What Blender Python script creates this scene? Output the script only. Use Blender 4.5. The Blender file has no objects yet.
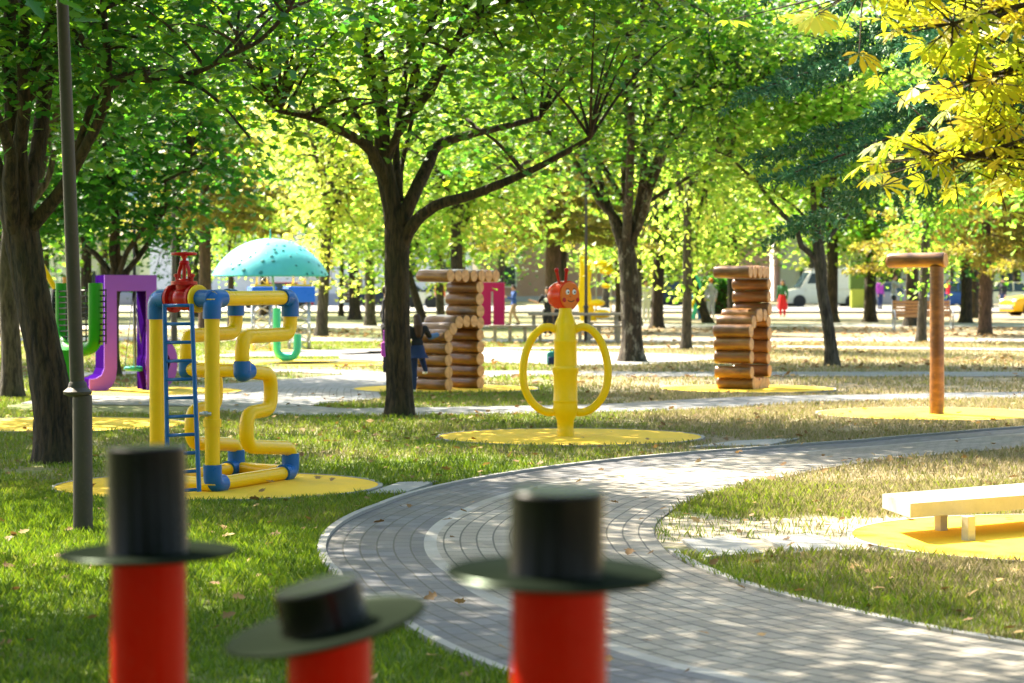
import bpy, bmesh, math, random
import numpy as np
from mathutils import Vector, Matrix
R = math.radians
C = bpy.context.scene.collection
sc = bpy.context.scene

# ---------------------------------------------------------------- camera
F, CX, CY, HOR, CAMZ = 2418.0, 512.0, 341.5, 280.0, 1.6
cam_d = bpy.data.cameras.new('camera'); cam = bpy.data.objects.new('camera', cam_d); C.objects.link(cam)
sc.camera = cam
cam.location = (0, 0, CAMZ)
PITCH = math.atan((CY-HOR)/F)
cam.rotation_euler = (R(90)-PITCH, 0, 0)
cam_d.sensor_width = 36; cam_d.lens = 85; cam_d.clip_start = 0.1; cam_d.clip_end = 2000
cam_d.dof.use_dof = True; cam_d.dof.focus_distance = 17.5; cam_d.dof.aperture_fstop = 4.0

# ---------------------------------------------------------------- world, sun, exposure
SUN = Vector((-0.66, 0.75, 0)).normalized()*math.cos(R(47)) + Vector((0, 0, math.sin(R(47))))
w = bpy.data.worlds.new('World'); sc.world = w; w.use_nodes = True
nt = w.node_tree; bg = nt.nodes['Background']
sky = nt.nodes.new('ShaderNodeTexSky'); sky.sky_type = 'NISHITA'; sky.sun_disc = False
sky.sun_elevation = R(47); sky.sun_rotation = math.atan2(SUN.x, SUN.y); sky.dust_density = 3.0; sky.ozone_density = 1.0; sky.air_density = 1.0
nt.links.new(sky.outputs[0], bg.inputs[0]); bg.inputs[1].default_value = 0.095
sd = bpy.data.lights.new('sun', 'SUN'); sd.energy = 5.0; sd.angle = R(0.53); sd.color = (1.0, 0.90, 0.72)
sun = bpy.data.objects.new('sun', sd); C.objects.link(sun); sun.rotation_euler = SUN.to_track_quat('Z', 'Y').to_euler()
sc.view_settings.view_transform = 'Standard'; sc.view_settings.look = 'None'
sc.view_settings.gamma = 1; sc.view_settings.use_curve_mapping = False
sc.view_settings.exposure = 2.45
sc.cycles.max_bounces = 6; sc.cycles.diffuse_bounces = 4; sc.cycles.glossy_bounces = 3
sc.cycles.transmission_bounces = 5; sc.cycles.transparent_max_bounces = 6
sc.cycles.sample_clamp_indirect = 6.0

# ---------------------------------------------------------------- coordinates: measure the photo on the ground plane
def dist(y, z=0.0): return (CAMZ-z)*F/(y-HOR)
def G(x, y, z=0.0):
    d = dist(y, z); return Vector(((x-CX)/F*d, d, z))
def P(x, y, d):                      # point at depth d
    return Vector(((x-CX)/F*d, d, CAMZ-(y-HOR)/F*d))
V = Vector

# ---------------------------------------------------------------- object helpers
def tag(o, label=None, cat=None, group=None, kind=None):
    if label: o['label'] = label
    if cat: o['category'] = cat
    if group: o['group'] = group
    if kind: o['kind'] = kind
    return o
def empty(name, loc, label, cat, group=None):
    o = bpy.data.objects.new(name, None); C.objects.link(o); o.location = loc; o.empty_display_size = .2
    return tag(o, label, cat, group)
def link_mesh(me, name, mat, parent=None, smooth=False):
    if mat: me.materials.append(mat)
    o = bpy.data.objects.new(name, me); C.objects.link(o)
    if parent is not None:
        off = V((0, 0, 0)); p = parent
        while p: off += p.location; p = p.parent
        me.transform(Matrix.Translation(-off)); o.parent = parent
    if smooth: me.polygons.foreach_set('use_smooth', [True]*len(me.polygons))
    return o
def copy_tree(o, parent=None):
    c = o.copy(); C.objects.link(c)
    if parent: c.parent = parent
    for ch in list(o.children): copy_tree(ch, c)
    return c
def arr_mesh(name, verts, loops, sizes, attrs=None):
    me = bpy.data.meshes.new(name)
    verts = np.asarray(verts, np.float32); loops = np.asarray(loops, np.int32); sizes = np.asarray(sizes, np.int32)
    me.vertices.add(len(verts)); me.vertices.foreach_set('co', verts.ravel())
    me.loops.add(len(loops)); me.loops.foreach_set('vertex_index', loops.ravel())
    me.polygons.add(len(sizes)); st = np.concatenate([[0], np.cumsum(sizes)[:-1]]).astype(np.int32)
    me.polygons.foreach_set('loop_start', st); me.polygons.foreach_set('loop_total', sizes)
    me.update(calc_edges=True)
    for k, a in (attrs or {}).items():
        at = me.attributes.new(k, 'FLOAT', 'FACE'); at.data.foreach_set('value', np.asarray(a, np.float32))
    return me
class MB:
    def __init__(s): s.v = []; s.f = []; s.uv = None
    def add(s, vs, fs):
        n = len(s.v); s.v += [tuple(v) for v in vs]; s.f += [tuple(i+n for i in f) for f in fs]; return s
    def box(s, c, size, rot=0.0, m=None, bev=0.0):
        x, y, z = [k/2 for k in size]; M = m or Matrix.Rotation(rot, 3, 'Z'); c = V(c)
        if bev <= 0:
            vs = [c+M@V((a*x, b*y, e*z)) for a in (-1, 1) for b in (-1, 1) for e in (-1, 1)]
            return s.add(vs, [(0,1,3,2),(4,6,7,5),(0,4,5,1),(2,3,7,6),(0,2,6,4),(1,5,7,3)])
        bm = bmesh.new(); bmesh.ops.create_cube(bm, size=1)
        for v in bm.verts: v.co = V((v.co.x*size[0], v.co.y*size[1], v.co.z*size[2]))
        bmesh.ops.bevel(bm, geom=list(bm.edges), offset=bev, segments=2, affect='EDGES', profile=.5)
        bm.verts.index_update()
        s.add([c+M@v.co for v in bm.verts], [[v.index for v in f.verts] for f in bm.faces]); bm.free(); return s
    def tube(s, pts, rad, n=10, caps=True, lump=0.0, seed=0, ridge=0.0):
        pts = [V(p) for p in pts]; m = len(pts)
        if not hasattr(rad, '__len__'): rad = [rad]*m
        rg = random.Random(seed); rid = [rg.uniform(-1, 1) for _ in range(n)]
        t0 = (pts[1]-pts[0]).normalized()
        ref = V((0, 0, 1)) if abs(t0.z) < .9 else V((1, 0, 0))
        a = t0.cross(ref).normalized(); vs = []
        for i, p in enumerate(pts):
            t = (pts[min(i+1, m-1)]-pts[max(i-1, 0)]).normalized()
            a = (a-t*a.dot(t)).normalized(); b = t.cross(a)
            for k in range(n):
                an = 2*math.pi*k/n; rid[k] += rg.uniform(-.35, .35); rid[k] = max(-1, min(1, rid[k])); r = rad[i]*(1+lump*rg.uniform(-1, 1)+ridge*rid[k])
                vs.append(p+(a*math.cos(an)+b*math.sin(an))*r)
        fs = [(i*n+k, i*n+(k+1) % n, (i+1)*n+(k+1) % n, (i+1)*n+k) for i in range(m-1) for k in range(n)]
        if caps: fs += [tuple(reversed(range(n))), tuple((m-1)*n+k for k in range(n))]
        return s.add(vs, fs)
    def lathe(s, base, prof, n=24, m=None):
        M = m or Matrix.Identity(3); base = V(base); vs = []; k = len(prof)
        for r, z in prof:
            for j in range(n):
                an = 2*math.pi*j/n; vs.append(base+M@V((r*math.cos(an), r*math.sin(an), z)))
        fs = [(i*n+j, i*n+(j+1) % n, (i+1)*n+(j+1) % n, (i+1)*n+j) for i in range(k-1) for j in range(n)]
        fs += [tuple(reversed(range(n))), tuple((k-1)*n+j for j in range(n))]
        return s.add(vs, fs)
    def ball(s, c, r, n=14, m=None):
        if not hasattr(r, '__len__'): r = (r, r, r)
        M = (m or Matrix.Identity(3)) @ Matrix.Diagonal(r)
        k = n//2
        prof = [(max(math.sin(math.pi*i/k), .02), -math.cos(math.pi*i/k)) for i in range(k+1)]
        return s.lathe(c, prof, n, M)
    def prism(s, poly, origin, u, ext, up=V((0, 0, 1))):    # poly (a,b) in plane u/up, extruded by vector ext
        o = V(origin); u = V(u); ext = V(ext); n = len(poly)
        vs = [o+u*a+up*b for a, b in poly]; vs += [v+ext for v in vs]
        return s.add(vs, [tuple(range(n)), tuple(reversed(range(n, 2*n)))]+[(i, i+n, (i+1) % n+n, (i+1) % n) for i in range(n)])
    def mesh(s, name='m'):
        me = bpy.data.meshes.new(name); me.from_pydata(s.v, [], s.f); me.update(); return me
    def build(s, name, mat, parent=None, smooth=False, sharp=35):
        me = s.mesh(name)
        bm = bmesh.new(); bm.from_mesh(me); bmesh.ops.recalc_face_normals(bm, faces=bm.faces)
        if smooth:
            for e in bm.edges:
                if len(e.link_faces) == 2 and e.calc_face_angle(0) > R(sharp): e.smooth = False
        bm.to_mesh(me); bm.free()
        return link_mesh(me, name, mat, parent, smooth)
def fillet(pts, r=.08, seg=5):
    pts = [V(p) for p in pts]; out = [pts[0]]
    for i in range(1, len(pts)-1):
        p = pts[i]; a = pts[i-1]-p; b = pts[i+1]-p
        d = min(r, a.length*.49, b.length*.49); A = p+a.normalized()*d; B = p+b.normalized()*d
        for k in range(seg+1):
            t = k/seg; out.append(A*(1-t)**2+p*2*t*(1-t)+B*t*t)
    out.append(pts[-1]); return out

# ---------------------------------------------------------------- materials
class N:
    def __init__(s, name):
        s.m = bpy.data.materials.new(name); s.m.use_nodes = True; s.t = s.m.node_tree; s.n = s.t.nodes
        s.b = s.n['Principled BSDF']; s.out = s.n['Material Output']
    def new(s, typ, **kw):
        x = s.n.new('ShaderNode'+typ)
        for k, v in kw.items(): setattr(x, k, v)
        return x
    def set(s, node, sock, v):
        i = node.inputs[sock]
        if hasattr(v, 'is_output'): s.t.links.new(v, i)
        else: i.default_value = v
    def coord(s, which='Object'):
        if which == 'World': return s.new('NewGeometry').outputs['Position']
        return s.new('TexCoord').outputs[which]
    def map(s, co, scale):
        m = s.new('Mapping'); s.set(m, 'Vector', co); m.inputs['Scale'].default_value = scale; return m.outputs[0]
    def noise(s, co, scale, detail=4, rough=.6):
        x = s.new('TexNoise'); s.set(x, 'Vector', co); x.inputs['Scale'].default_value = scale
        x.inputs['Detail'].default_value = detail; x.inputs['Roughness'].default_value = rough; return x.outputs['Fac']
    def ramp(s, fac, stops):
        x = s.new('ValToRGB'); s.set(x, 'Fac', fac); e = x.color_ramp.elements
        while len(e) < len(stops): e.new(.5)
        for k, (p, c) in zip(e, stops):
            k.position = p; k.color = (c, c, c, 1) if not hasattr(c, '__len__') else (*c, 1)
        return x.outputs['Color']
    def mix(s, f, a, b, typ='MIX'):
        x = s.new('Mix', data_type='RGBA', blend_type=typ); s.set(x, 0, f)
        for i, v in ((6, a), (7, b)): s.set(x, i, v if hasattr(v, 'is_output') else (*v, 1))
        return x.outputs[2]
    def math(s, op, a, b=0.0, clamp=False):
        x = s.new('Math', operation=op, use_clamp=clamp); s.set(x, 0, a); s.set(x, 1, b); return x.outputs[0]
    def bump(s, h, strength=.4, d=.01):
        x = s.new('Bump'); s.set(x, 'Height', h); x.inputs['Strength'].default_value = strength
        x.inputs['Distance'].default_value = d; s.set(s.b, 'Normal', x.outputs[0])
def paint(name, col, rough=.32, wear=.18, metal=0.0, scale=6.0, bump=.15):
    n = N(name); co = n.coord(); f = n.noise(co, scale, 6, .65); f2 = n.noise(co, scale*9, 3, .6)
    c = n.mix(n.ramp(f, [(.35, 0.0), (.75, 1.0)]), tuple(k*(1-wear*.4) for k in col), tuple(min(1, k*(1+wear*.25)) for k in col))
    c = n.mix(n.math('MULTIPLY', n.ramp(f2, [(.58, 0.0), (.8, 1.0)]), wear), c, (.16, .14, .10))
    n.set(n.b, 'Base Color', c); n.b.inputs['Metallic'].default_value = metal; n.b.inputs['Specular IOR Level'].default_value = .28
    n.set(n.b, 'Roughness', n.math('ADD', n.math('MULTIPLY', f, .25), rough-.12))
    n.bump(f2, bump, .003); return n.m
def bark(name, dark, light, sx=1.0, pale=None):
    n = N(name); co = n.coord(); st = n.map(co, (14*sx, 14*sx, 2.6*sx)); f = n.noise(st, 1.6, 8, .7); g = n.noise(co, 1.3, 3)
    c = n.mix(n.ramp(f, [(.40, 0.0), (.60, 1.0)]), dark, light)
    c = n.mix(n.math('MULTIPLY', n.ramp(g, [(.45, 0.0), (.75, 1.0)]), .5), c, (.045, .048, .016))
    if pale:
        p = n.noise(n.map(co, (3, 3, 1.4)), 2.2, 5, .7); c = n.mix(n.ramp(p, [(.54, 0.0), (.66, 1.0)]), c, pale)
    n.set(n.b, 'Base Color', c); n.b.inputs['Roughness'].default_value = .9; n.bump(f, 1.0, .05); return n.m
def leafmat(name, cols, trans, tf=.42, rough=.5, hue=.04):
    n = N(name); n.b.inputs['Specular IOR Level'].default_value = .3; a = n.new('Attribute', attribute_name='rnd').outputs['Fac']
    oi = n.new('ObjectInfo').outputs['Random']; oi = n.math('MULTIPLY', oi, 1.6 if name == 'sunlit_leaf' else 1.0)
    big = n.noise(n.coord('World'), .55, 2)
    k = n.math('ADD', n.math('MULTIPLY', a, .65), n.math('MULTIPLY', big, .45)); k = n.math('ADD', k, n.math('MULTIPLY', oi, .22)); k = n.math('SUBTRACT', k, .16, True)
    c = n.ramp(k, [(i/(len(cols)-1), x) for i, x in enumerate(cols)])
    t = n.ramp(k, [(i/(len(trans)-1), x) for i, x in enumerate(trans)])
    n.set(n.b, 'Base Color', c); n.b.inputs['Roughness'].default_value = rough
    tr = n.new('BsdfTranslucent'); n.set(tr, 'Color', t)
    m = n.new('MixShader'); m.inputs[0].default_value = tf
    n.t.links.new(n.b.outputs[0], m.inputs[1]); n.t.links.new(tr.outputs[0], m.inputs[2]); n.t.links.new(m.outputs[0], n.out.inputs[0])
    return n.m
M = {}
M['yellow'] = paint('yellow_paint', (.92, .56, .003), .3, .12)
M['yellow2'] = paint('lemon_paint', (.92, .60, .003), .32, .15)
M['blue'] = paint('blue_paint', (.008, .115, .40), .3, .15)
M['blue2'] = paint('bright_blue_plastic', (.012, .13, .62), .3, .1)
M['red'] = paint('red_paint', (.48, .006, .006), .28, .2)
M['redpost'] = paint('bollard_red_paint', (.36, .006, .0005), .3, .15, scale=9)
M['hat'] = paint('black_hat_paint', (.0022, .0024, .0022), .24, .02, scale=8)
M['brim'] = paint('black_brim_paint', (.007, .013, .007), .55, .05, scale=8); M['brim'].node_tree.nodes['Principled BSDF'].inputs['Specular IOR Level'].default_value = .04
for k_ in (('hat', .13), ('redpost', .07)): M[k_[0]].node_tree.nodes['Principled BSDF'].inputs['Specular IOR Level'].default_value = k_[1]
def brimmat():
    n = N('black_brim_enamel'); f = n.noise(n.coord(), 14, 5); d_ = n.new('BsdfDiffuse'); n.set(d_, 'Color', n.mix(f, (.003, .005, .003), (.007, .010, .006)))
    g_ = n.new('BsdfGlossy'); n.set(g_, 'Color', (.5, .62, .5, 1)); n.set(g_, 'Roughness', .3); m = n.new('MixShader'); m.inputs[0].default_value = .02  # green of reflected trees is tinted into brim gloss and base colour
    n.t.links.new(d_.outputs[0], m.inputs[1]); n.t.links.new(g_.outputs[0], m.inputs[2]); n.t.links.new(m.outputs[0], n.out.inputs[0]); return n.m
M['brim'] = brimmat()
M['redhead'] = paint('red_orange_gloss', (.72, .04, .008), .15, .05)
M['orange'] = paint('orange_face_paint', (.75, .17, .01), .4, .08)
M['white'] = paint('white_paint', (.78, .78, .76), .4, .08)
M['black'] = paint('black_paint', (.02, .02, .022), .4, .1)
M['green'] = paint('green_pipe_paint', (.015, .27, .006), .32, .12)
M['green2'] = paint('lime_paint', (.23, .42, .03), .35, .12)
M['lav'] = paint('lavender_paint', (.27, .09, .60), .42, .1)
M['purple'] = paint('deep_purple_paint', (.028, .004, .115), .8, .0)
M['teal'] = paint('turquoise_paint', (.05, .50, .40), .3, .12)
M['teal2'] = paint('turquoise_dome_paint', (.10, .52, .54), .35, .12)
M['spot'] = paint('dark_teal_spot', (.02, .20, .19), .4, .05)
M['steel'] = paint('galvanised_steel', (.42, .44, .46), .4, .2, .7)
M['lamp'] = paint('brown_grey_lamp_paint', (.062, .052, .042), .5, .3, .2)
M['dark'] = paint('dark_metal', (.018, .019, .02), .5, .1)
M['pink'] = paint('magenta_paint', (.72, .02, .16), .35, .08)
M['cream'] = paint('cream_bench_paint', (.47, .455, .38), .4, .3)
M['rubber'] = paint('tyre_rubber', (.02, .02, .02), .8, .1)
M['glass'] = paint('dark_glass', (.03, .05, .055), .08, .02)
M['taxi'] = paint('taxi_yellow_paint', (.85, .45, .01), .2, .05)
M['carwhite'] = paint('van_cream_paint', (.62, .60, .48), .25, .08)
M['carred'] = paint('car_red_paint', (.4, .02, .02), .25, .05)
M['cargrey'] = paint('car_grey_paint', (.2, .21, .23), .25, .05)
M['cardark'] = paint('car_dark_paint', (.02, .025, .04), .25, .05)
M['skin'] = paint('skin', (.52, .29, .19), .55, .03)
M['hair'] = paint('dark_hair', (.02, .013, .009), .6, .05)
M['brownhair'] = paint('brown_hair', (.06, .028, .014), .6, .05)
M['cl_black'] = paint('black_cloth', (.02, .02, .025), .85, .1)
M['cl_navy'] = paint('navy_cloth', (.02, .035, .10), .85, .1)
M['cl_blue'] = paint('blue_cloth', (.03, .08, .28), .85, .1)
M['cl_denim'] = paint('denim_cloth', (.10, .18, .34), .85, .1)
M['cl_khaki'] = paint('khaki_cloth', (.30, .22, .12), .85, .1)
M['cl_white'] = paint('white_cloth', (.75, .74, .70), .85, .05)
M['cl_grey'] = paint('grey_cloth', (.35, .36, .40), .85, .1)
M['cl_red'] = paint('red_cloth', (.6, .02, .03), .85, .05)
M['cl_green'] = paint('green_cloth', (.04, .14, .07), .85, .05)
M['cl_orange'] = paint('orange_cloth', (.75, .16, .02), .85, .05)
M['cl_purple'] = paint('purple_cloth', (.30, .04, .30), .8, .05)
M['bark'] = bark('dark_maple_bark', (.008, .005, .003), (.075, .046, .024))
M['bark_grey'] = bark('grey_bark', (.026, .020, .013), (.12, .095, .062))
M['bark_pale'] = bark('pale_patchy_bark', (.016, .011, .006), (.07, .045, .024), 1, (.26, .23, .17))
M['bark_red'] = bark('reddish_conifer_bark', (.05, .028, .016), (.16, .09, .055))
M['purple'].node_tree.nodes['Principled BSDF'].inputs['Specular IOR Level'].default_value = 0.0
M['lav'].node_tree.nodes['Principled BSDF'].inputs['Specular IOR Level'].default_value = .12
def woodmat():
    n = N('varnished_log_wood'); vm = n.new('VectorMath', operation='ADD'); n.set(vm, 0, n.coord())
    n.set(vm, 1, n.math('MULTIPLY', n.new('ObjectInfo').outputs['Random'], 17.0)); co = vm.outputs[0]
    f = n.noise(n.map(co, (2.2, 9, 9)), 1.5, 7, .65); g = n.noise(co, 3.0, 5, .7)
    c = n.mix(n.ramp(f, [(.3, 0.0), (.68, 1.0)]), (.12, .044, .009), (.46, .20, .045))
    c = n.mix(n.math('MULTIPLY', n.ramp(g, [(.5, 0.0), (.66, 1.0)]), .75), c, (.075, .028, .010))
    c = n.mix(n.math('MULTIPLY', n.new('ObjectInfo').outputs['Random'], .6), c, (.13, .05, .018))
    n.set(n.b, 'Base Color', c); n.b.inputs['Roughness'].default_value = .34
    n.b.inputs['Coat Weight'].default_value = .3; n.b.inputs['Coat Roughness'].default_value = .25
    n.bump(f, .35, .01); return n.m
M['log'] = woodmat()
def endmat():
    n = N('cut_log_end'); co = n.coord(); g = n.noise(co, 11, 6, .6)
    c = n.mix(n.ramp(g, [(.3, 0.0), (.75, 1.0)]), (.42, .19, .06), (.74, .42, .17))
    n.set(n.b, 'Base Color', c); n.b.inputs['Roughness'].default_value = .55; n.bump(g, .3, .01); return n.m
M['logend'] = endmat()
def plank(name, a, b):
    n = N(name); co = n.coord(); f = n.noise(n.map(co, (1.5, 12, 12)), 2, 6, .65)
    n.set(n.b, 'Base Color', n.mix(n.ramp(f, [(.3, 0.0), (.7, 1.0)]), a, b)); n.b.inputs['Roughness'].default_value = .7; n.bump(f, .3, .008); return n.m
M['plank'] = plank('weathered_plank', (.20, .15, .10), (.40, .32, .22))
M['slat'] = plank('orange_slat_wood', (.42, .19, .06), (.62, .34, .13))
# leaves
M['maple'] = leafmat('maple_leaf', [(.005, .034, .020), (.010, .058, .013), (.028, .090, .008), (.13, .19, .012)], [(.03, .22, .035), (.10, .38, .02), (.38, .66, .02), (.76, .84, .03)], .4)
M['bgleaf'] = leafmat('sunlit_leaf', [(.035, .12, .012), (.08, .19, .012), (.17, .26, .015), (.30, .33, .02), (.40, .32, .03)], [(.12, .42, .03), (.26, .62, .04), (.46, .74, .08), (.72, .84, .14), (.88, .80, .16)], .55)  # sunlit brightness of the far crowns is put into the leaf colours
M['darkleaf'] = leafmat('deep_green_leaf', [(.012, .055, .012), (.018, .08, .012), (.04, .11, .012)], [(.04, .24, .02), (.09, .36, .02), (.25, .45, .02)], .4)
M['chestnut'] = leafmat('yellow_chestnut_leaf', [(.10, .19, .010), (.22, .29, .012), (.40, .36, .015), (.5, .30, .02)], [(.30, .60, .03), (.58, .74, .03), (.80, .76, .03), (.85, .60, .03)], .45)
M['needle'] = leafmat('blue_spruce_needle', [(.018, .095, .045), (.04, .16, .07), (.09, .24, .09), (.20, .32, .10)], [(.02, .09, .05), (.05, .16, .08), (.1, .24, .1)], .2, .5)
M['oldneedle'] = leafmat('olive_conifer_needle', [(.05, .085, .012), (.13, .14, .02), (.20, .16, .03), (.22, .12, .04)], [(.2, .32, .03), (.40, .42, .04), (.55, .45, .06), (.5, .32, .06)], .42, .55)
M['litter'] = leafmat('fallen_leaf', [(.10, .055, .02), (.22, .12, .04), (.40, .25, .09), (.45, .32, .10)], [(.15, .08, .03), (.3, .16, .05), (.5, .3, .1)], .15, .7)
# ================================================================ SETTING
rng = np.random.default_rng(7)
_g = rng.random((256, 256))
def vnoise(x, y, s):
    x = np.asarray(x)*s+100.3; y = np.asarray(y)*s+57.7
    i = np.floor(x).astype(int); j = np.floor(y).astype(int); fx = x-i; fy = y-j
    fx = fx*fx*(3-2*fx); fy = fy*fy*(3-2*fy); q = lambda a, b: _g[a % 256, b % 256]
    return (q(i, j)*(1-fx)+q(i+1, j)*fx)*(1-fy)+(q(i, j+1)*(1-fx)+q(i+1, j+1)*fx)*fy
# sweeping path: an arc round PC, radii by angle (degrees)
PC = (7.9, 14.6)
_th = [88, 95, 102, 109, 116, 123, 137, 150, 165, 180, 190, 203, 212, 240, 262]
_ro = [13.9, 12.7, 11.6, 10.8, 10.2, 9.9, 9.62, 9.38, 9.12, 9.02, 8.96, 9.07, 9.28, 9.4, 9.5]
_ri = [11.6, 10.6, 9.6, 8.95, 8.55, 8.25, 7.60, 7.25, 7.08, 7.0, 7.0, 7.0, 7.02, 7.0, 7.0]
def path_mask(x, y, pad=0.0):
    th = np.degrees(np.arctan2(y-PC[1], x-PC[0])) % 360; r = np.hypot(x-PC[0], y-PC[1])
    return (th > 88) & (th < 262) & (r < np.interp(th, _th, _ro)+.05+pad) & (r > np.interp(th, _th, _ri)-pad)
def gpts(l): return [G(x, y) for x, y in l]
def catmull(pts, k=8):
    P_ = [pts[0]]+list(pts)+[pts[-1]]; out = []
    for i in range(1, len(P_)-2):
        for j in range(k):
            t = j/k; a, b, c, d = P_[i-1:i+3]
            out.append(.5*((2*b)+(c-a)*t+(2*a-5*b+4*c-d)*t*t+(3*b-a-3*c+d)*t**3))
    out.append(P_[-2]); return out
strips = []                                     # (points, width) for the grass mask
pads = []                                       # (cx, cy, r)
def quad_strip(rows, z, name):                  # rows: (left, right, u, v0, v1)
    vs = []; uvs = []; fs = []
    for a, b, u, v0, v1 in rows:
        vs += [(a[0], a[1], z), (b[0], b[1], z)]; uvs += [(u, v0), (u, v1)]
    for i in range(len(rows)-1): fs.append((2*i, 2*i+1, 2*i+3, 2*i+2))
    me = bpy.data.meshes.new(name); me.from_pydata(vs, [], fs); me.update()
    uv = me.uv_layers.new(name='UVMap')
    for p in me.polygons:
        for li in p.loop_indices: uv.data[li].uv = uvs[me.loops[li].vertex_index]
    if me.polygons[0].normal.z < 0: me.flip_normals()
    return me

# ---- ground material
def dryness(n):
    pos = n.coord('World'); sep = n.new('SeparateXYZ'); n.set(sep, 0, pos)
    y = n.math('MULTIPLY', n.math('SUBTRACT', sep.outputs[1], 13.5), 1/12.0, True)
    x = n.math('MULTIPLY', n.math('ADD', sep.outputs[0], -0.5), .45, True)
    big = n.noise(pos, .42, 4, .65)
    k = n.math('ADD', n.math('MULTIPLY', y, .50), n.math('MULTIPLY', x, .85))
    return n.math('ADD', k, n.math('MULTIPLY', n.math('SUBTRACT', big, .5), 2.0), True), pos
def ground_mat():
    n = N('lawn_soil'); dry, pos = dryness(n)
    f = n.noise(pos, 9, 8, .7); g = n.noise(pos, 1.1, 5, .65); h = n.noise(pos, .16, 3, .6)
    green = n.mix(n.ramp(f, [(.3, 0.0), (.7, 1.0)]), (.045, .085, .007), (.13, .20, .016))
    straw = n.mix(n.ramp(f, [(.3, 0.0), (.7, 1.0)]), (.11, .088, .045), (.36, .295, .17))
    c = n.mix(dry, green, straw)
    litter = n.mix(n.ramp(n.noise(pos, 5, 6, .8), [(.4, 0.0), (.62, 1.0)]), (.09, .055, .03), (.40, .27, .13))
    c = n.mix(n.math('MULTIPLY', n.ramp(g, [(.52, 0.0), (.66, 1.0)]), .6), c, litter)
    # sandy worn patch inside the bend of the path
    sep = n.new('SeparateXYZ'); n.set(sep, 0, pos)
    dx = n.math('MULTIPLY', n.math('SUBTRACT', sep.outputs[0], 1.9), .50); dy = n.math('MULTIPLY', n.math('SUBTRACT', sep.outputs[1], 15.25), .80)
    r = n.math('SQRT', n.math('ADD', n.math('MULTIPLY', dx, dx), n.math('MULTIPLY', dy, dy)))
    m = n.ramp(n.math('ADD', r, n.math('MULTIPLY', n.math('SUBTRACT', g, .5), 1.9)), [(.74, 1.0), (1.05, 0.0)])
    sand = n.mix(n.ramp(f, [(.3, 0.0), (.75, 1.0)]), (.26, .21, .13), (.52, .46, .34))
    c = n.mix(m, c, sand)
    n.set(n.b, 'Base Color', c); n.b.inputs['Roughness'].default_value = .95
    n.bump(f, .8, .04); return n.m
gm = bpy.data.meshes.new('ground'); S = 700
gm.from_pydata([(-S, -60, 0), (S, -60, 0), (S, 900, 0), (-S, 900, 0)], [], [(0, 1, 2, 3)])
tag(link_mesh(gm, 'ground', ground_mat()), kind='structure')

# ---- paver materials
def paver(name, c1, c2, c3=None, bw=.20, bh=.105, band=True):
    n = N(name); uv = n.coord('UV'); sep = n.new('SeparateXYZ'); n.set(sep, 0, uv)
    br = n.new('TexBrick'); n.set(br, 'Vector', uv); br.offset = .5
    for k, v in (('Scale', 1.0), ('Brick Width', bw), ('Row Height', bh), ('Mortar Size', .006), ('Mortar Smooth', .2), ('Bias', 0.0)): br.inputs[k].default_value = v
    br.inputs['Color1'].default_value = (0, 0, 0, 1); br.inputs['Color2'].default_value = (1, 1, 1, 1)
    rnd = br.outputs['Color']; mort = br.outputs['Fac']
    pos = n.coord('World'); f = n.noise(pos, 30, 4, .7); g = n.noise(pos, .9, 4, .6)
    def stone(a, b): return n.mix(rnd, a, b)
    c = stone(*c1)
    if band:
        t = n.math('GREATER_THAN', sep.outputs[1], 1.49); u = n.math('GREATER_THAN', sep.outputs[1], 1.41)
        c = n.mix(u, c, (.36, .35, .325)); c = n.mix(t, c, stone(*c2))
        mort = n.math('MULTIPLY', mort, n.math('SUBTRACT', 1.0, n.math('SUBTRACT', u, t)))
    c = n.mix(n.math('MULTIPLY', n.ramp(g, [(.42, 0.0), (.62, 1.0)]), .5), c, (.15, .125, .09))
    c = n.mix(n.math('MULTIPLY', f, .4), c, (.10, .095, .09))
    c = n.mix(mort, c, (.045, .042, .034))
    n.set(n.b, 'Base Color', c); n.set(n.b, 'Roughness', n.math('ADD', n.math('MULTIPLY', f, .25), .6))
    n.bump(n.math('SUBTRACT', n.math('MULTIPLY', f, .3), mort), .6, .012); return n.m
M['paver'] = paver('concentric_pavers', ((.22, .195, .158), (.36, .325, .27)), ((.055, .058, .075), (.12, .125, .15)))
M['paver2'] = paver('small_pale_pavers', ((.15, .155, .17), (.26, .265, .28)), None, band=False)
def concrete(name, a, b):
    n = N(name); pos = n.coord('World'); f = n.noise(pos, 22, 6, .7); g = n.noise(pos, 1.2, 4)
    c = n.mix(f, a, b); c = n.mix(n.math('MULTIPLY', g, .35), c, (.2, .18, .14))
    n.set(n.b, 'Base Color', c); n.b.inputs['Roughness'].default_value = .85; n.bump(f, .4, .006); return n.m
M['kerb'] = concrete('kerb_concrete', (.22, .21, .195), (.38, .37, .35))
M['slabc'] = concrete('slab_concrete', (.22, .22, .21), (.36, .36, .35))
M['asphalt'] = concrete('pale_asphalt', (.20, .195, .185), (.34, .33, .31))  # pale grey mottled asphalt
def padmat():
    n = N('yellow_rubber_surfacing'); pos = n.coord('World'); f = n.noise(pos, 60, 3, .7); g = n.noise(pos, 1.4, 5, .65)
    c = n.mix(f, (.76, .44, .003), (.95, .62, .008)); c = n.mix(n.math('MULTIPLY', n.ramp(g, [(.5, 0.0), (.72, 1.0)]), .4), c, (.42, .30, .06))
    n.set(n.b, 'Base Color', c); n.b.inputs['Roughness'].default_value = .8; n.bump(f, .5, .006); return n.m
M['pad'] = padmat()

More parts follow.
